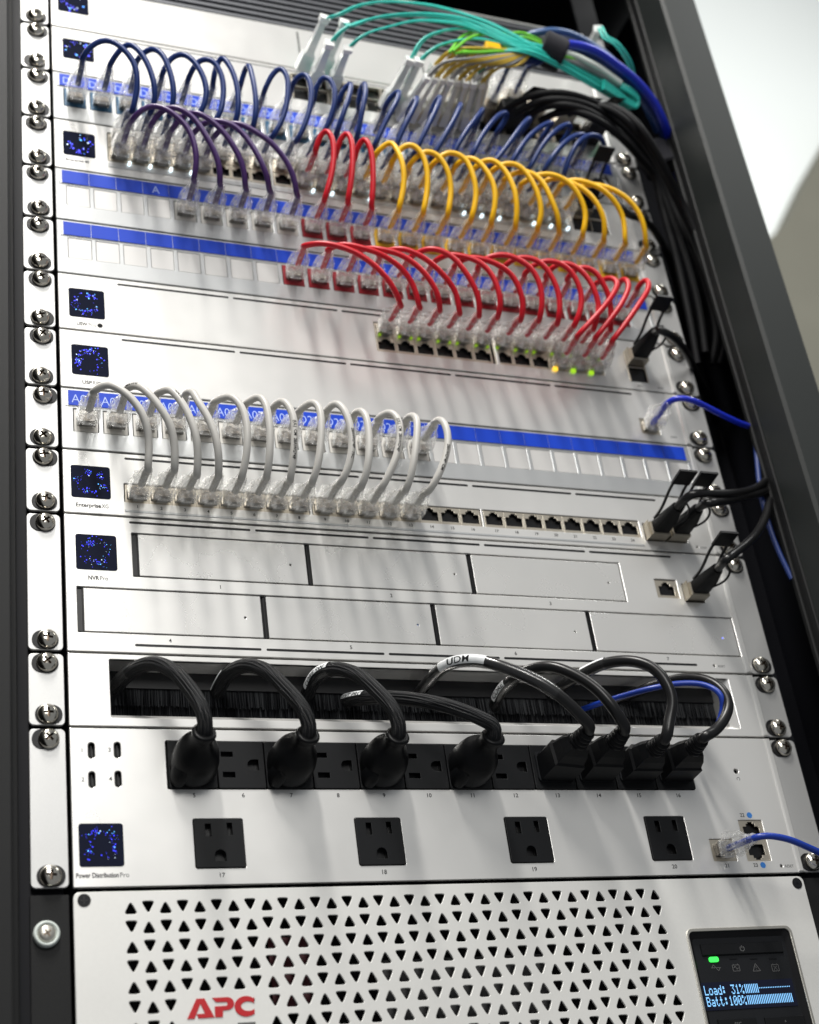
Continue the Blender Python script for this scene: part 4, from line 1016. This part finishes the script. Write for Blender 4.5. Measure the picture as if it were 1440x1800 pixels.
dac('black cable with a pull tab at the right end of the yellow cords', 176.6, 520.6, [at(1100, 375, -44), at(1130, 385, -30), at(1160, 420, -8), at(1185, 480, 20), at(1205, 560, 50), at(1225, 640, 80)])

# ------------------------------------------------------------------ power cords in the brush panel
def nema(c, x, z, neck):
    """moulded plug: round-ended body against the outlet, shoulder and neck that leaves up and to the right"""
    def ring(cx, y, cz, rx, rz, tx=0.0, tz=0.0, n=28, sq=2.3):
        out = []
        for k in range(n):
            a = 2 * math.pi * k / n; ca, sa = math.cos(a), math.sin(a)
            px_ = math.copysign(abs(ca) ** (2 / sq), ca) * rx; pz_ = math.copysign(abs(sa) ** (2 / sq), sa) * rz
            out.append((cx + px_, y + px_ * tx + pz_ * tz, cz + pz_))
        return out
    m = MB()
    N = neck; nx, nz = N.x - x, N.z - z
    def rg(f, y, rx, rz, tz=0): return ring(x + nx * f, y, z + nz * f, rx, rz, 0, tz)
    R_ = [rg(0, -1.0, 12.7, 13.1), rg(0, -5, 12.9, 13.3), rg(.1, -12, 12.3, 12.9), rg(.2, -16.5, 11.4, 12.2), rg(.35, -19.5, 9.9, 10.8), rg(.5, -22, 8.0, 8.8, .1), rg(.65, -24.5, 6.5, 7.0, .2),
          rg(.8, -27.5, 5.5, 5.8, .3), rg(.9, -30, 5.4, 5.5, .4), rg(.96, -31.2, 6.2, 6.2, .45), rg(1.0, -33.8, 6.5, 6.5, .5), rg(1.02, -35.2, 6.2, 6.2, .5), rg(1.02, -35.4, 4.6, 4.6, .5)]
    m.loft(R_, 0, True)
    pl = m.build('plug', ['rubber'], c)
    g = MB()
    g.loft([ring(x - 8.6, -2.0, z - 7, 4.5, 6.6), ring(x - 8.4, -9, z - 7, 4.2, 6.2), ring(x - 7.0, -13, z - 6.2, 2.6, 4.6)], 0, True)
    g.build('grip', ['rubber'], pl)
    return Vector(N), Vector((.0, -.62, .78)).normalized()
def tags(c, path, f0, f1, r, a0=0.15, a1=2.3):
    n = len(path); seg = path[int(n * f0):int(n * f1) + 1]; K = 14; vs = []; fs = []
    fr = frames(seg)
    for i, (p, _, _) in enumerate(fr):
        t = (fr[min(i + 1, len(fr) - 1)][0] - fr[max(i - 1, 0)][0]).normalized()
        view = (Vector(CAM_POS) - p); view = (view - t * view.dot(t)).normalized(); side = view.cross(t)
        for k in range(K + 1):
            a = a0 + (a1 - a0) * k / K
            vs.append(p + (view * math.cos(a) + side * math.sin(a)) * (r + .45))
    for i in range(len(fr) - 1):
        for k in range(K): q = i * (K + 1) + k; fs.append((q, q + 1, q + K + 2, q + K + 1))
    m = MB(); m.add(vs, fs, 0, True); m.build('label_wrap', ['tag_white'], c)
    m = MB(); m.tube(seg, r + .3, 20, cap=False); m.build('clear_film', ['sleeve'], c)
    return seg
def power_cord(label, i, neckpx, pix, depth, r, braided=True, tag_=None, group='power cords', sleeve=None, arc=(.5, 2.3)):
    x = OX[i]; c = thing('power_cable', label, 'power cord', (x, 0, 67.5), group)
    tip, d = nema(c, x, 67.2, at(*neckpx, -34))
    P = [at(u, v, yy) for (u, v), yy in zip(pix, depth)]
    path = catmull(P + [tip + d * 6, tip - Vector((0, -1, 0)) * -1, tip + Vector((0, 8, -2))], 64)
    m = MB(); m.tube(path, r, 16, mi=0)
    o = m.build('cable', ['braid' if braided else 'pvc'], c)
    # uv for the sleeve: u along, v around
    me = o.data; uvl = me.uv_layers.new(name='uv'); nr = 16
    for p in me.polygons:
        for li in p.loop_indices:
            vi = me.loops[li].vertex_index; kx = vi // nr; ky = vi % nr
            if ky == 0 and any((me.loops[q].vertex_index % nr) == nr - 1 for q in p.loop_indices): ky = nr
            uvl.data[li].uv = (kx * .25, ky / nr)
    if braided:
        rb = MB()       # raised strands of the sleeve along the cable
        fr = frames(path)
        for k in range(12):
            ph = 2 * math.pi * k / 12
            line = [p + (a * math.cos(ph + .25 * math.sin(j * .18)) + b_ * math.sin(ph + .25 * math.sin(j * .18))) * (r - .46) for j, (p, a, b_) in enumerate(fr)]
            rb.tube(line, .62, 5)
        rb.build('sleeve_strands', ['braid'], o, kind='stuff')
    if tag_:
        f0, f1, txt, phi, sz = tag_
        seg = tags(c, path, f0, f1, r, *arc)
        if txt: wrap_text(c, [q for q in seg], r + .5, txt, 3.0, phi, sz, 'ink', False, 'tag_lettering')
    if sleeve:
        n = len(path); m = MB(); m.tube(path[int(n * sleeve[0]):int(n * sleeve[1]) + 1], r + .55, 18, cap=False); m.build('clear_film', ['sleeve'], c)
    return c, path
power_cord('leftmost thick braided black power cord, plugged into outlet 5', 0, (359, 1288), [(196, 1225), (210, 1200), (236, 1176), (272, 1166), (305, 1180), (336, 1214), (355, 1246)], [26, 10, -6, -20, -29, -36, -40], 4.1, True, None, sleeve=(0.0, .26))
power_cord('second thick braided black power cord from the left, plugged into outlet 7', 2, (541, 1292), [(376, 1232), (388, 1205), (404, 1182), (432, 1170), (466, 1178), (502, 1210), (532, 1246)], [26, 10, -4, -17, -28, -36, -40], 4.1, True, (.10, .25, '', 0, 4), arc=(1.05, 2.3))
power_cord('third thick braided black power cord from the left, plugged into outlet 9', 4, (699, 1294), [(533, 1240), (545, 1210), (560, 1186), (590, 1176), (628, 1186), (662, 1214), (691, 1248)], [26, 10, -4, -17, -28, -36, -40], 4.1, True, (.16, .36, 'CORE SW', .7, 4.2))
power_cord('fourth braided black power cord running low to the right into outlet 11', 6, (867, 1296), [(604, 1234), (630, 1228), (675, 1226), (730, 1230), (790, 1242), (843, 1262)], [22, 6, -10, -22, -32, -39], 4.1, True, (.03, .19, 'EDIT PRO', .7, 4.4))

def c13(c, x, z, tip, s=1.0):
    """angular moulded connector leaning outward"""
    base = Vector((x, -1, z)); ax = (tip - base).normalized(); s = (tip - base).length / 41; sx = Vector((1, 0, 0)); sx = (sx - ax * sx.dot(ax)).normalized(); sz = ax.cross(sx) * -1
    if sz.z < 0: sz = -sz
    def ring(d, w, h, ch, up=0):
        p = base + ax * d + sz * up
        return [p + sx * a + sz * b for a, b in ((-w, -h), (w, -h), (w, h - ch), (w - ch, h), (-w + ch, h), (-w, h - ch))]
    m = MB(); m.loft([ring(0, 11 * s, 9.5 * s, 3), ring(16 * s, 11 * s, 9.5 * s, 3), ring(17.5 * s, 9.6 * s, 8.4 * s, 2.6), ring(24 * s, 8.4 * s, 7.4 * s, 2.6), ring(30 * s, 5.8 * s, 5.8 * s, 2)], 0, False)
    pl = m.build('plug', ['rubber'], c)
    for k in range(4):
        g = MB(); d = (29 + 3.1 * k) * s; rad = (6.3 - .35 * k) * s
        rr1 = [[base + ax * (d + dd) + (sx * math.cos(2 * math.pi * j / 18) + sz * math.sin(2 * math.pi * j / 18)) * q for j in range(18)] for dd, q in ((0, rad - .8), (.5, rad), (1.9, rad), (2.4, rad - .8), (3.1, rad - .9))]
        g.loft(rr1, 0, True); g.build('strain_relief', ['rubber'], pl)
    return base + ax * 40 * s, ax
def smooth_cord(label, i, pix, depth, r, tilt, tag_=None, s=1.0, film=None, arc=(.2, 2.3)):
    x = OX[i]; c = thing('power_cable', label, 'power cord', (x, 0, 67.5), 'power cords')
    tip, ax = c13(c, x, 67.0, at(*tilt, -39), s)
    P = [at(u, v, yy) for (u, v), yy in zip(pix, depth)]
    path = catmull(P + [tip + ax * 5, tip - ax * 3, tip - ax * 10], 60)
    m = MB(); m.tube(path, r, 16); m.build('cable', ['pvc'], c)
    if tag_:
        f0, f1, txt, phi, sz = tag_
        seg = tags(c, path, f0, f1, r, *arc); txt and wrap_text(c, seg, r + .5, txt, 7.0 if txt == 'UDM' else 1.5, phi, sz, 'ink', False, 'tag_lettering')
    if film:
        n = len(path); m = MB(); m.tube(path[int(n * film[0]):int(n * film[1]) + 1], r + .5, 18, cap=False); m.build('clear_film', ['sleeve'], c)
    return c
smooth_cord('smooth black power cord with white UDM label, plugged into outlet 13', 8, [(722, 1236), (746, 1207), (772, 1178), (800, 1164), (835, 1161), (870, 1168), (915, 1184), (960, 1206), (998, 1235), (1024, 1262)], [22, 6, -8, -20, -28, -36, -42, -46, -47, -46], 3.5, (1033, 1286), (.235, .43, 'UDM', .42, 6.0), 1.0, (.0, .72), (-.35, 2.3))
smooth_cord('smooth black power cord with partly hidden white label, plugged into outlet 14', 9, [(866, 1252), (876, 1224), (893, 1202), (925, 1180), (965, 1172), (1005, 1184), (1045, 1208), (1075, 1240), (1090, 1262)], [22, 8, -4, -18, -30, -38, -44, -47, -46], 3.5, (1095, 1287), (.10, .22, 'CORE', .7, 4.6), .95, (.0, .25))
smooth_cord('smooth black power cord rising highest, plugged into outlet 15', 10, [(955, 1228), (985, 1208), (1025, 1184), (1065, 1166), (1110, 1162), (1148, 1174), (1172, 1202), (1182, 1234), (1176, 1268)], [22, 6, -8, -22, -34, -42, -46, -46, -44], 3.5, (1166, 1302), (.24, .36, '', 0, 4), .95, arc=(.9, 2.3))
smooth_cord('rightmost smooth black power cord, big loop into outlet 16', 11, [(1060, 1238), (1110, 1220), (1160, 1202), (1205, 1192), (1245, 1197), (1272, 1216), (1281, 1240), (1270, 1270), (1250, 1290)], [24, 10, -6, -20, -32, -40, -42, -42, -42], 3.3, (1233, 1300), None, .88)
bl = thing('patch_cable', 'blue cord running along the rightmost power cord across the brush', 'patch cord', at(1027, 1246, 20))
m = MB(); m.tube(catmull([at(1010, 1252, 24), at(1040, 1241, 10), at(1090, 1225, -8), at(1150, 1209, -24), at(1200, 1201, -30), at(1240, 1204, -36), at(1268, 1222, -42), at(1270, 1250, -38), at(1258, 1282, -34), at(1238, 1304, -20), at(1225, 1318, -8)], 60), 1.8, 12)
m.build('cable', ['c_blue'], bl)

# ------------------------------------------------------------------ fibre bundle and upper cables
def lc(label, top, bot, yt, yb, pix, ys, mat='c_aqua', grp='aqua fibre cords with long translucent connectors', r=0.95, ws=1.0):
    T = at(*top, yt); B = at(*bot, yb)
    c = thing('fibre_cable', label, 'fibre cord', B, grp)
    d = (T - B); ax = d.normalized(); sx = Vector((1, 0, 0)); sx = (sx - ax * sx.dot(ax)).normalized(); sz = ax.cross(sx)
    def ring(t, w, h): w *= ws; p = B + d * t; return [p + sx * a + sz * b for a, b in ((-w, -h), (w, -h), (w, h), (-w, h))]
    m = MB(); m.loft([ring(0, 5.0, 3.8), ring(.30, 4.8, 3.6), ring(.36, 2.9, 2.6), ring(.90, 2.3, 2.2)], 0, False); b_ = m.build('connector', ['lc_body'], c)
    m = MB(); m.loft([ring(.90, 3.3, 2.8), ring(1.0, 3.6, 3.0)], 0, False); m.build('connector_cap', ['lc_cap'], b_)
    m = MB(); p = B + d * .12; m.loft([[p + sx * a + sz * b - ax * 4 for a, b in ((-3.6, -2), (3.6, -2), (3.6, 4.6), (-3.6, 4.6))], [p + sx * a + sz * b + ax * 4 for a, b in ((-3.6, -2), (3.6, -2), (3.6, 4.6), (-3.6, 4.6))]], 0, False); m.build('connector_core', [mat], b_)
    path = catmull([B + d * .5, T] + [at(u, v, y) for (u, v), y in zip(pix, ys)], 60)
    m = MB(); m.tube(path, r, 8)
    off = [q + sx * 2.8 + sz * 1.6 for q in path]; m.tube(off, r, 8); m.build('cable', [mat], c)
    return c
END = [(942, 84), (966, 94), (1000, 112), (1045, 138), (1085, 162), (1112, 182)]
EY = [-66, -64, -58, -50, -40, -30]
def yy(n, a=-62, b=-66): return [a + (b - a) * i / max(1, n - 1) for i in range(n)]
def sh(P, dx_, dy_): return [(u + dx_, v + dy_) for u, v in P]
p = [(572, 44), (589, 29), (620, 12), (666, 3), (707, 4), (760, 10), (820, 27), (862, 42), (905, 64)]
lc('top left fibre cord, its connector end highest against the louvres', (572, 29), (530, 122), -48, -4, p[1:] + END, yy(8, -54, -66) + EY)
p = [(610, 50), (640, 36), (690, 26), (749, 24), (820, 34), (862, 50), (905, 72)]
lc('fibre cord whose connector stands second highest, right of the leftmost one', (607, 37), (566, 128), -48, -4, p + sh(END, 3, -5), yy(7, -54, -66) + EY)
p = [(603, 50), (637, 37), (687, 29), (749, 28), (820, 38), (860, 58), (903, 78)]
lc('fibre cord with its white capped connector just above the first navy loops', (580, 74), (551, 146), -46, -4, p + sh(END, -2, 2), yy(7, -52, -66) + EY)
p = [(637, 62), (682, 48), (728, 37), (780, 39), (820, 46), (872, 68), (910, 84)]
lc('fibre cord with its connector right of three others beside black empty slots', (612, 83), (585, 150), -46, -4, p + sh(END, -3, 5), yy(7, -52, -66) + EY)
p = [(739, 71), (770, 56), (820, 50), (870, 66), (905, 80)]
lc('fibre cord with a lone connector left of the dense yellow fibre block', (722, 103), (676, 188), -46, -4, p + sh(END, -5, 8), yy(5, -52, -66) + EY)
p = [(766, 82), (800, 72), (840, 68), (880, 76), (915, 86)]
lc('fibre cord whose connector leans against the dense yellow fibre block', (738, 105), (694, 190), -48, -4, p + sh(END, -7, 10), yy(5, -54, -66) + EY)
p = [(855, 100), (880, 90), (910, 90)]
lc('fibre cord dropping from the bundle right of the yellow fibre block', (842, 130), (822, 190), -44, -4, p + sh(END, -8, 12), yy(3, -56, -66) + EY)
p = [(1062, 68), (1077, 75), (1092, 92), (1104, 112), (1110, 135), (1112, 160)]
lc('lone fibre cord standing upright right of the cable bundle', (1052, 50), (1030, 98), -40, -2, p, [-44, -46, -44, -38, -28, -10])
# dense block of yellow fibre connectors
for row in range(2):
    for k in range(8):
        bu, bv = 702 + 18.5 * k + 7 * row, 208 + 2.6 * k - 17 * row; tu, tv = 752 + 13.5 * k + 12 * row, 134 + 1.6 * k - 20 * row
        lc('%s connector from the left in the %s row of the dense yellow fibre block' % (ORD[k], ('lower', 'upper')[row]), (tu, tv), (bu, bv), -44 + random.uniform(-4, 4), -4,
           [(tu + 14, tv - 16), (tu + 34, tv - 27), (tu + 62, tv - 30), (930, 90 + k * .5)], [-50, -56, -60, -64], 'c_brassy' if (k + row) % 3 else 'c_grey', 'yellow fibre cords in a dense block', .95, 0.66)
# lime cords
for k, P in enumerate(([(790, 92), (815, 62), (838, 55), (884, 60), (922, 58), (951, 72), (975, 86)], [(800, 94), (830, 88), (884, 84), (930, 84), (955, 84), (978, 92)], [(796, 90), (826, 66), (850, 60), (890, 66), (928, 66), (952, 78), (976, 90)],
                       [(812, 92), (842, 92), (884, 90), (925, 92), (952, 90), (976, 96)])):
    c = thing('fibre_cable', ['lime green cord on top of the bundle left of the black strap', 'lime green cord running low along the bundle', 'lime green cord just beneath the top one', 'lowest lime green cord under the aqua ones'][k], 'fibre cord', at(*P[0], -50), 'lime green cords')
    ends = [(1000, 92 + k * 3), (1030, 104 + k * 3), (1066, 128 + k * 3), (1096, 152 + k * 3), (1112, 168 + k * 3)]
    m = MB(); m.tube(catmull([at(u, v, -56 - 2 * k) for u, v in P] + [at(u, v, y) for (u, v), y in zip(ends, (-62, -56, -48, -38, -28))], 60), 1.15, 8); m.build('cable', ['c_lime'], c)
    if k == 1:
        m = MB(); q = at(866, 84, -60); m.bbox(q.x - 6, q.x + 6, q.y - 3, q.y + 3, q.z - 3.4, q.z + 3.4, .8); m.build('clip', ['c_yellow'], c)
def bundle(label, mat, P, Y, r, name='network_cable', cat='cable', group=None, parts=None, n=60):
    c = thing(name, label, cat, at(*P[0], Y[0]), group)
    m = MB(); m.tube(catmull([at(u, v, y) for (u, v), y in zip(P, Y)], n), r, 12); m.build('cable', [mat], c); return c
bundle('bright royal blue cable arching over the strap to the right rail', 'c_royal', [(930, 96), (965, 82), (993, 77), (1043, 87), (1083, 113), (1120, 143), (1150, 180), (1170, 222), (1180, 262), (1192, 330)], [-58, -64, -66, -64, -58, -50, -40, -28, -8, 30], 3.3)
bundle('dark blue cable just under the royal blue one', 'c_navy', [(930, 100), (975, 88), (1000, 88), (1043, 100), (1080, 124), (1115, 155), (1145, 195), (1165, 235), (1178, 300)], [-50, -56, -58, -56, -50, -42, -32, -20, 20], 2.6)
bundle('steel blue cable on the outside of the bundle', 'c_steel', [(900, 78), (930, 62), (962, 55), (995, 58), (1033, 75), (1070, 100), (1105, 140), (1130, 175), (1155, 230)], [-40, -54, -60, -58, -52, -46, -38, -24, 0], 3.0)
bundle('white sleeved cable in the bundle right of the strap', 'c_fiberwhite', [(985, 92), (1010, 98), (1035, 110), (1060, 125), (1090, 146)], [-62, -62, -60, -54, -48], 2.6)
bundle('grey cable between the green and aqua ones in the bundle', 'c_grey', [(940, 92), (985, 102), (1015, 112), (1043, 124), (1080, 146), (1105, 165)], [-60, -60, -58, -54, -46, -36], 2.4)
for k in range(3):
    bundle(['upper', 'middle', 'lower'][k] + ' of three aqua fibres curling back at the bundle end', 'c_aqua', [(1060, 142 + 6 * k), (1085, 160 + 5 * k), (1105, 176 + 4 * k), (1118, 183 + 3 * k), (1122, 172 + 3 * k), (1108, 156 + 4 * k), (1090, 148 + 3 * k)], [-52, -46, -40, -38, -40, -44, -46], 1.5, 'fibre_cable', 'fibre cord', 'aqua fibres curling back')
def strap(label, u0, v0, u1, v1, y, r, w):
    A = at(u0, v0, y); B = at(u1, v1, y); c = thing('cable_strap', label, 'cable strap', A, None)
    d = (B - A).normalized(); m = MB(); m.tube([A, A.lerp(B, .5), B], lambda t: r, 26); o = m.build('hook_and_loop_band', ['velcro'], c)
    # flatten slightly and add the overlapping end of the band
    m = MB(); m.tube([A.lerp(B, .06), A.lerp(B, .94)], r + .9, 26); m.build('band_overlap', ['velcro'], c)
strap('wide black hook and loop strap around the fibre bundle', 951, 82, 989, 100, -60, 12.5, 8)
strap('black hook and loop strap around the black cables by the right rail', 1142, 262, 1166, 300, -8, 13, 8)
# black cables plugged in the fibre switch
BC = [
 ([(893, 190), (930, 168), (975, 162), (1020, 170), (1060, 188), (1098, 215), (1132, 250), (1160, 290), (1182, 335), (1225, 420), (1265, 520), (1275, 600), (1262, 640)], 2.9),
 ([(905, 200), (945, 178), (985, 174), (1025, 182), (1062, 200), (1098, 228), (1128, 262), (1152, 298), (1175, 345), (1212, 430), (1245, 520), (1260, 600), (1250, 640)], 2.9),
 ([(925, 205), (960, 186), (995, 184), (1030, 194), (1065, 214), (1095, 240), (1122, 270), (1146, 302), (1168, 350), (1200, 440), (1228, 540), (1240, 620)], 2.9),
 ([(950, 212), (985, 196), (1015, 196), (1048, 210), (1078, 230), (1104, 254), (1126, 280), (1150, 306), (1160, 350), (1185, 440), (1212, 560), (1226, 640)], 2.9),
 ([(1040, 190), (1070, 186), (1100, 200), (1128, 228), (1150, 262), (1170, 300), (1196, 350), (1240, 450), (1270, 530), (1282, 600)], 3.2),
 ([(1000, 200), (1030, 186), (1062, 188), (1095, 208), (1125, 240), (1150, 275), (1172, 315), (1205, 380), (1252, 490), (1276, 580)], 3.0)]
for k, (P, r) in enumerate(BC):
    n_ = len(P); Y = [-30, -46, -54, -56, -50, -40, -26, -14, -6, 0, 6, 12, 20, 26][:n_]
    c = bundle('%s outermost of the black cables sweeping down the right side' % ORD[5 - k], 'matte', P, Y, r, 'direct_attach_cable', 'network cable', 'black cables sweeping down the right side')
    q = at(*P[0], -16); m = MB(); m.bbox(q.x - 8.0, q.x + 6.9, -24, 1, 594 + (k % 2) * 12, 604 + (k % 2) * 12, .8); m.build('connector', ['cage' if k % 2 else 'black'], c)
    m = MB(); a = at(P[1][0] - 12, P[1][1] - 2, -40); b2 = at(P[1][0] + 8, P[1][1] - 16, -52); nn = Vector((0, .8, .5))
    m.loft([[a - nn, a + Vector((11, 0, 0)) - nn, b2 + Vector((11, 0, 0)) - nn, b2 - nn], [a + nn, a + Vector((11, 0, 0)) + nn, b2 + Vector((11, 0, 0)) + nn, b2 + nn]], 0, False); m.build('pull_tab', ['black'], c)
# copper modules with navy cords next to the yellow block
for k in range(4):
    x = 84 + 14.3 * k
    P = [(905 + 13 * k, 118 + 2 * k), (920 + 10 * k, 104 + 2 * k), (945 + 4 * k, 94 + 2 * k), (975, 96)]
    c = thing('patch_cable', '%s navy cord from the left in the clear plugs behind the strap' % ORD[k], 'patch cord', (x, 0, 608), 'navy cords at the fibre switch')
    m = MB(); m.bbox(x - 6.9, x + 6.9, -12, 1, 603, 615, .6); m.build('copper_module', ['cage'], c)
    mm = plug_at(c, x, 609, (-12, 6), -10)
    base = Vector((x, -10, 609))
    m = MB(); m.tube(catmull([base + mm @ Vector((0, -5, 0)), base + mm @ Vector((0, -20, 0)), base + mm @ Vector((0, -37, 0))] + [at(u, v, -58) for u, v in P[1:]], 30), 1.95, 10); m.build('cable', ['c_navy'], c)

# ------------------------------------------------------------------ hanging cables in the right gap
GAPC = [
 ('c_deepblue', [(1326, 760), (1330, 800), (1335, 850), (1345, 900), (1365, 960), (1392, 1018)], -17, 1.8, 'blue cable hanging down inside the right gap'),
 ('matte', [(1255, 560), (1262, 620), (1272, 650), (1284, 620), (1280, 560)], 90, 2.6, 'black cable hanging in a narrow loop beside the rail'),
 ('matte', [(1225, 500), (1245, 600), (1262, 655), (1276, 640), (1262, 540)], 100, 2.4, 'black cable hanging in a wider loop beside the rail'),
 ('matte', [(1165, 380), (1195, 480), (1225, 620), (1255, 740), (1290, 860), (1300, 900)], 70, 2.8, 'inner black cable hanging close to the rack ears'),
 ('matte', [(1180, 400), (1215, 520), (1250, 660), (1280, 780), (1300, 850)], 110, 2.2, 'thin black cable hanging in the middle of the gap')]
for mat, P, y, r, lab in GAPC: bundle(lab, mat, P, [y] * len(P), r, 'hanging_cable', 'cable', None)

# ------------------------------------------------------------------ cabinet and room
cab = thing('equipment_cabinet', 'dark grey equipment cabinet frame around the stacked devices', 'cabinet', (0, 0, -900))
ZT = 800.0
def cbox(name, mat, *a, c=.8):
    m = MB(); m.bbox(*a, c); return m.build(name, [mat], cab)
# right post: lit front face, inner ribs
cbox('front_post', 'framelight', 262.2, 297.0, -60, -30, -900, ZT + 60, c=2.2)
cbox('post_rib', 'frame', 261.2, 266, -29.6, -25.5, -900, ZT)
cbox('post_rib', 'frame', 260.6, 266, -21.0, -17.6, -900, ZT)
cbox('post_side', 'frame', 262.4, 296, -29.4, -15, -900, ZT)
cbox('side_panel', 'inner', 300, 306, -5, 560, -900, ZT)
# left post
cbox('front_post', 'frame', -420, -258.4, -60, -30, -900, ZT + 60, c=1.2)
cbox('post_side', 'frame', -420, -248.5, -9, 0, -900, ZT, c=.8)
cbox('side_panel', 'inner', -306, -300, 1, 560, -900, ZT)
cbox('back_panel', 'inner', -306, 306, 560, 566, -900, ZT + 60)
cbox('top_panel', 'inner', -306, 306, 4, 560, ZT + 8, ZT + 14)
cbox('top_frame', 'frame', -258, 262, -58, -20, ZT - 2, ZT + 40)
for sx in (-1, 1):
    a, c = (-248.0, -224) if sx < 0 else (224, 246)
    cbox('mounting_rail', 'inner', a, c, 6.5, 9, -900, ZT, c=.3)
cbox('inner_channel', 'inner', 282, 298, 60, 70, -900, ZT, c=.5)
# wall behind and to the right
w = MB(); w.add([(-3000, 1500, -1500), (4500, 1500, -1500), (4500, 1500, 4200), (-3000, 1500, 4200)], [(0, 1, 2, 3)])
tag(w.build('wall', ['wall'], None), kind='structure')
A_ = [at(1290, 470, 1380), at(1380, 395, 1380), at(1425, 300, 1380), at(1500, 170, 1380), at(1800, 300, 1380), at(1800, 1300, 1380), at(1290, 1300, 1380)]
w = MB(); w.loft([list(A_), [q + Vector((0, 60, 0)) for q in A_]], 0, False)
lw = w.build('shadow_sheet', ['wall_shadow'], None); tag(lw, 'grey green sheet painted as the soft shadow on the white wall, right edge', 'painted shadow')  # added sheet; its colour and outline imitate a soft shadow on the wall
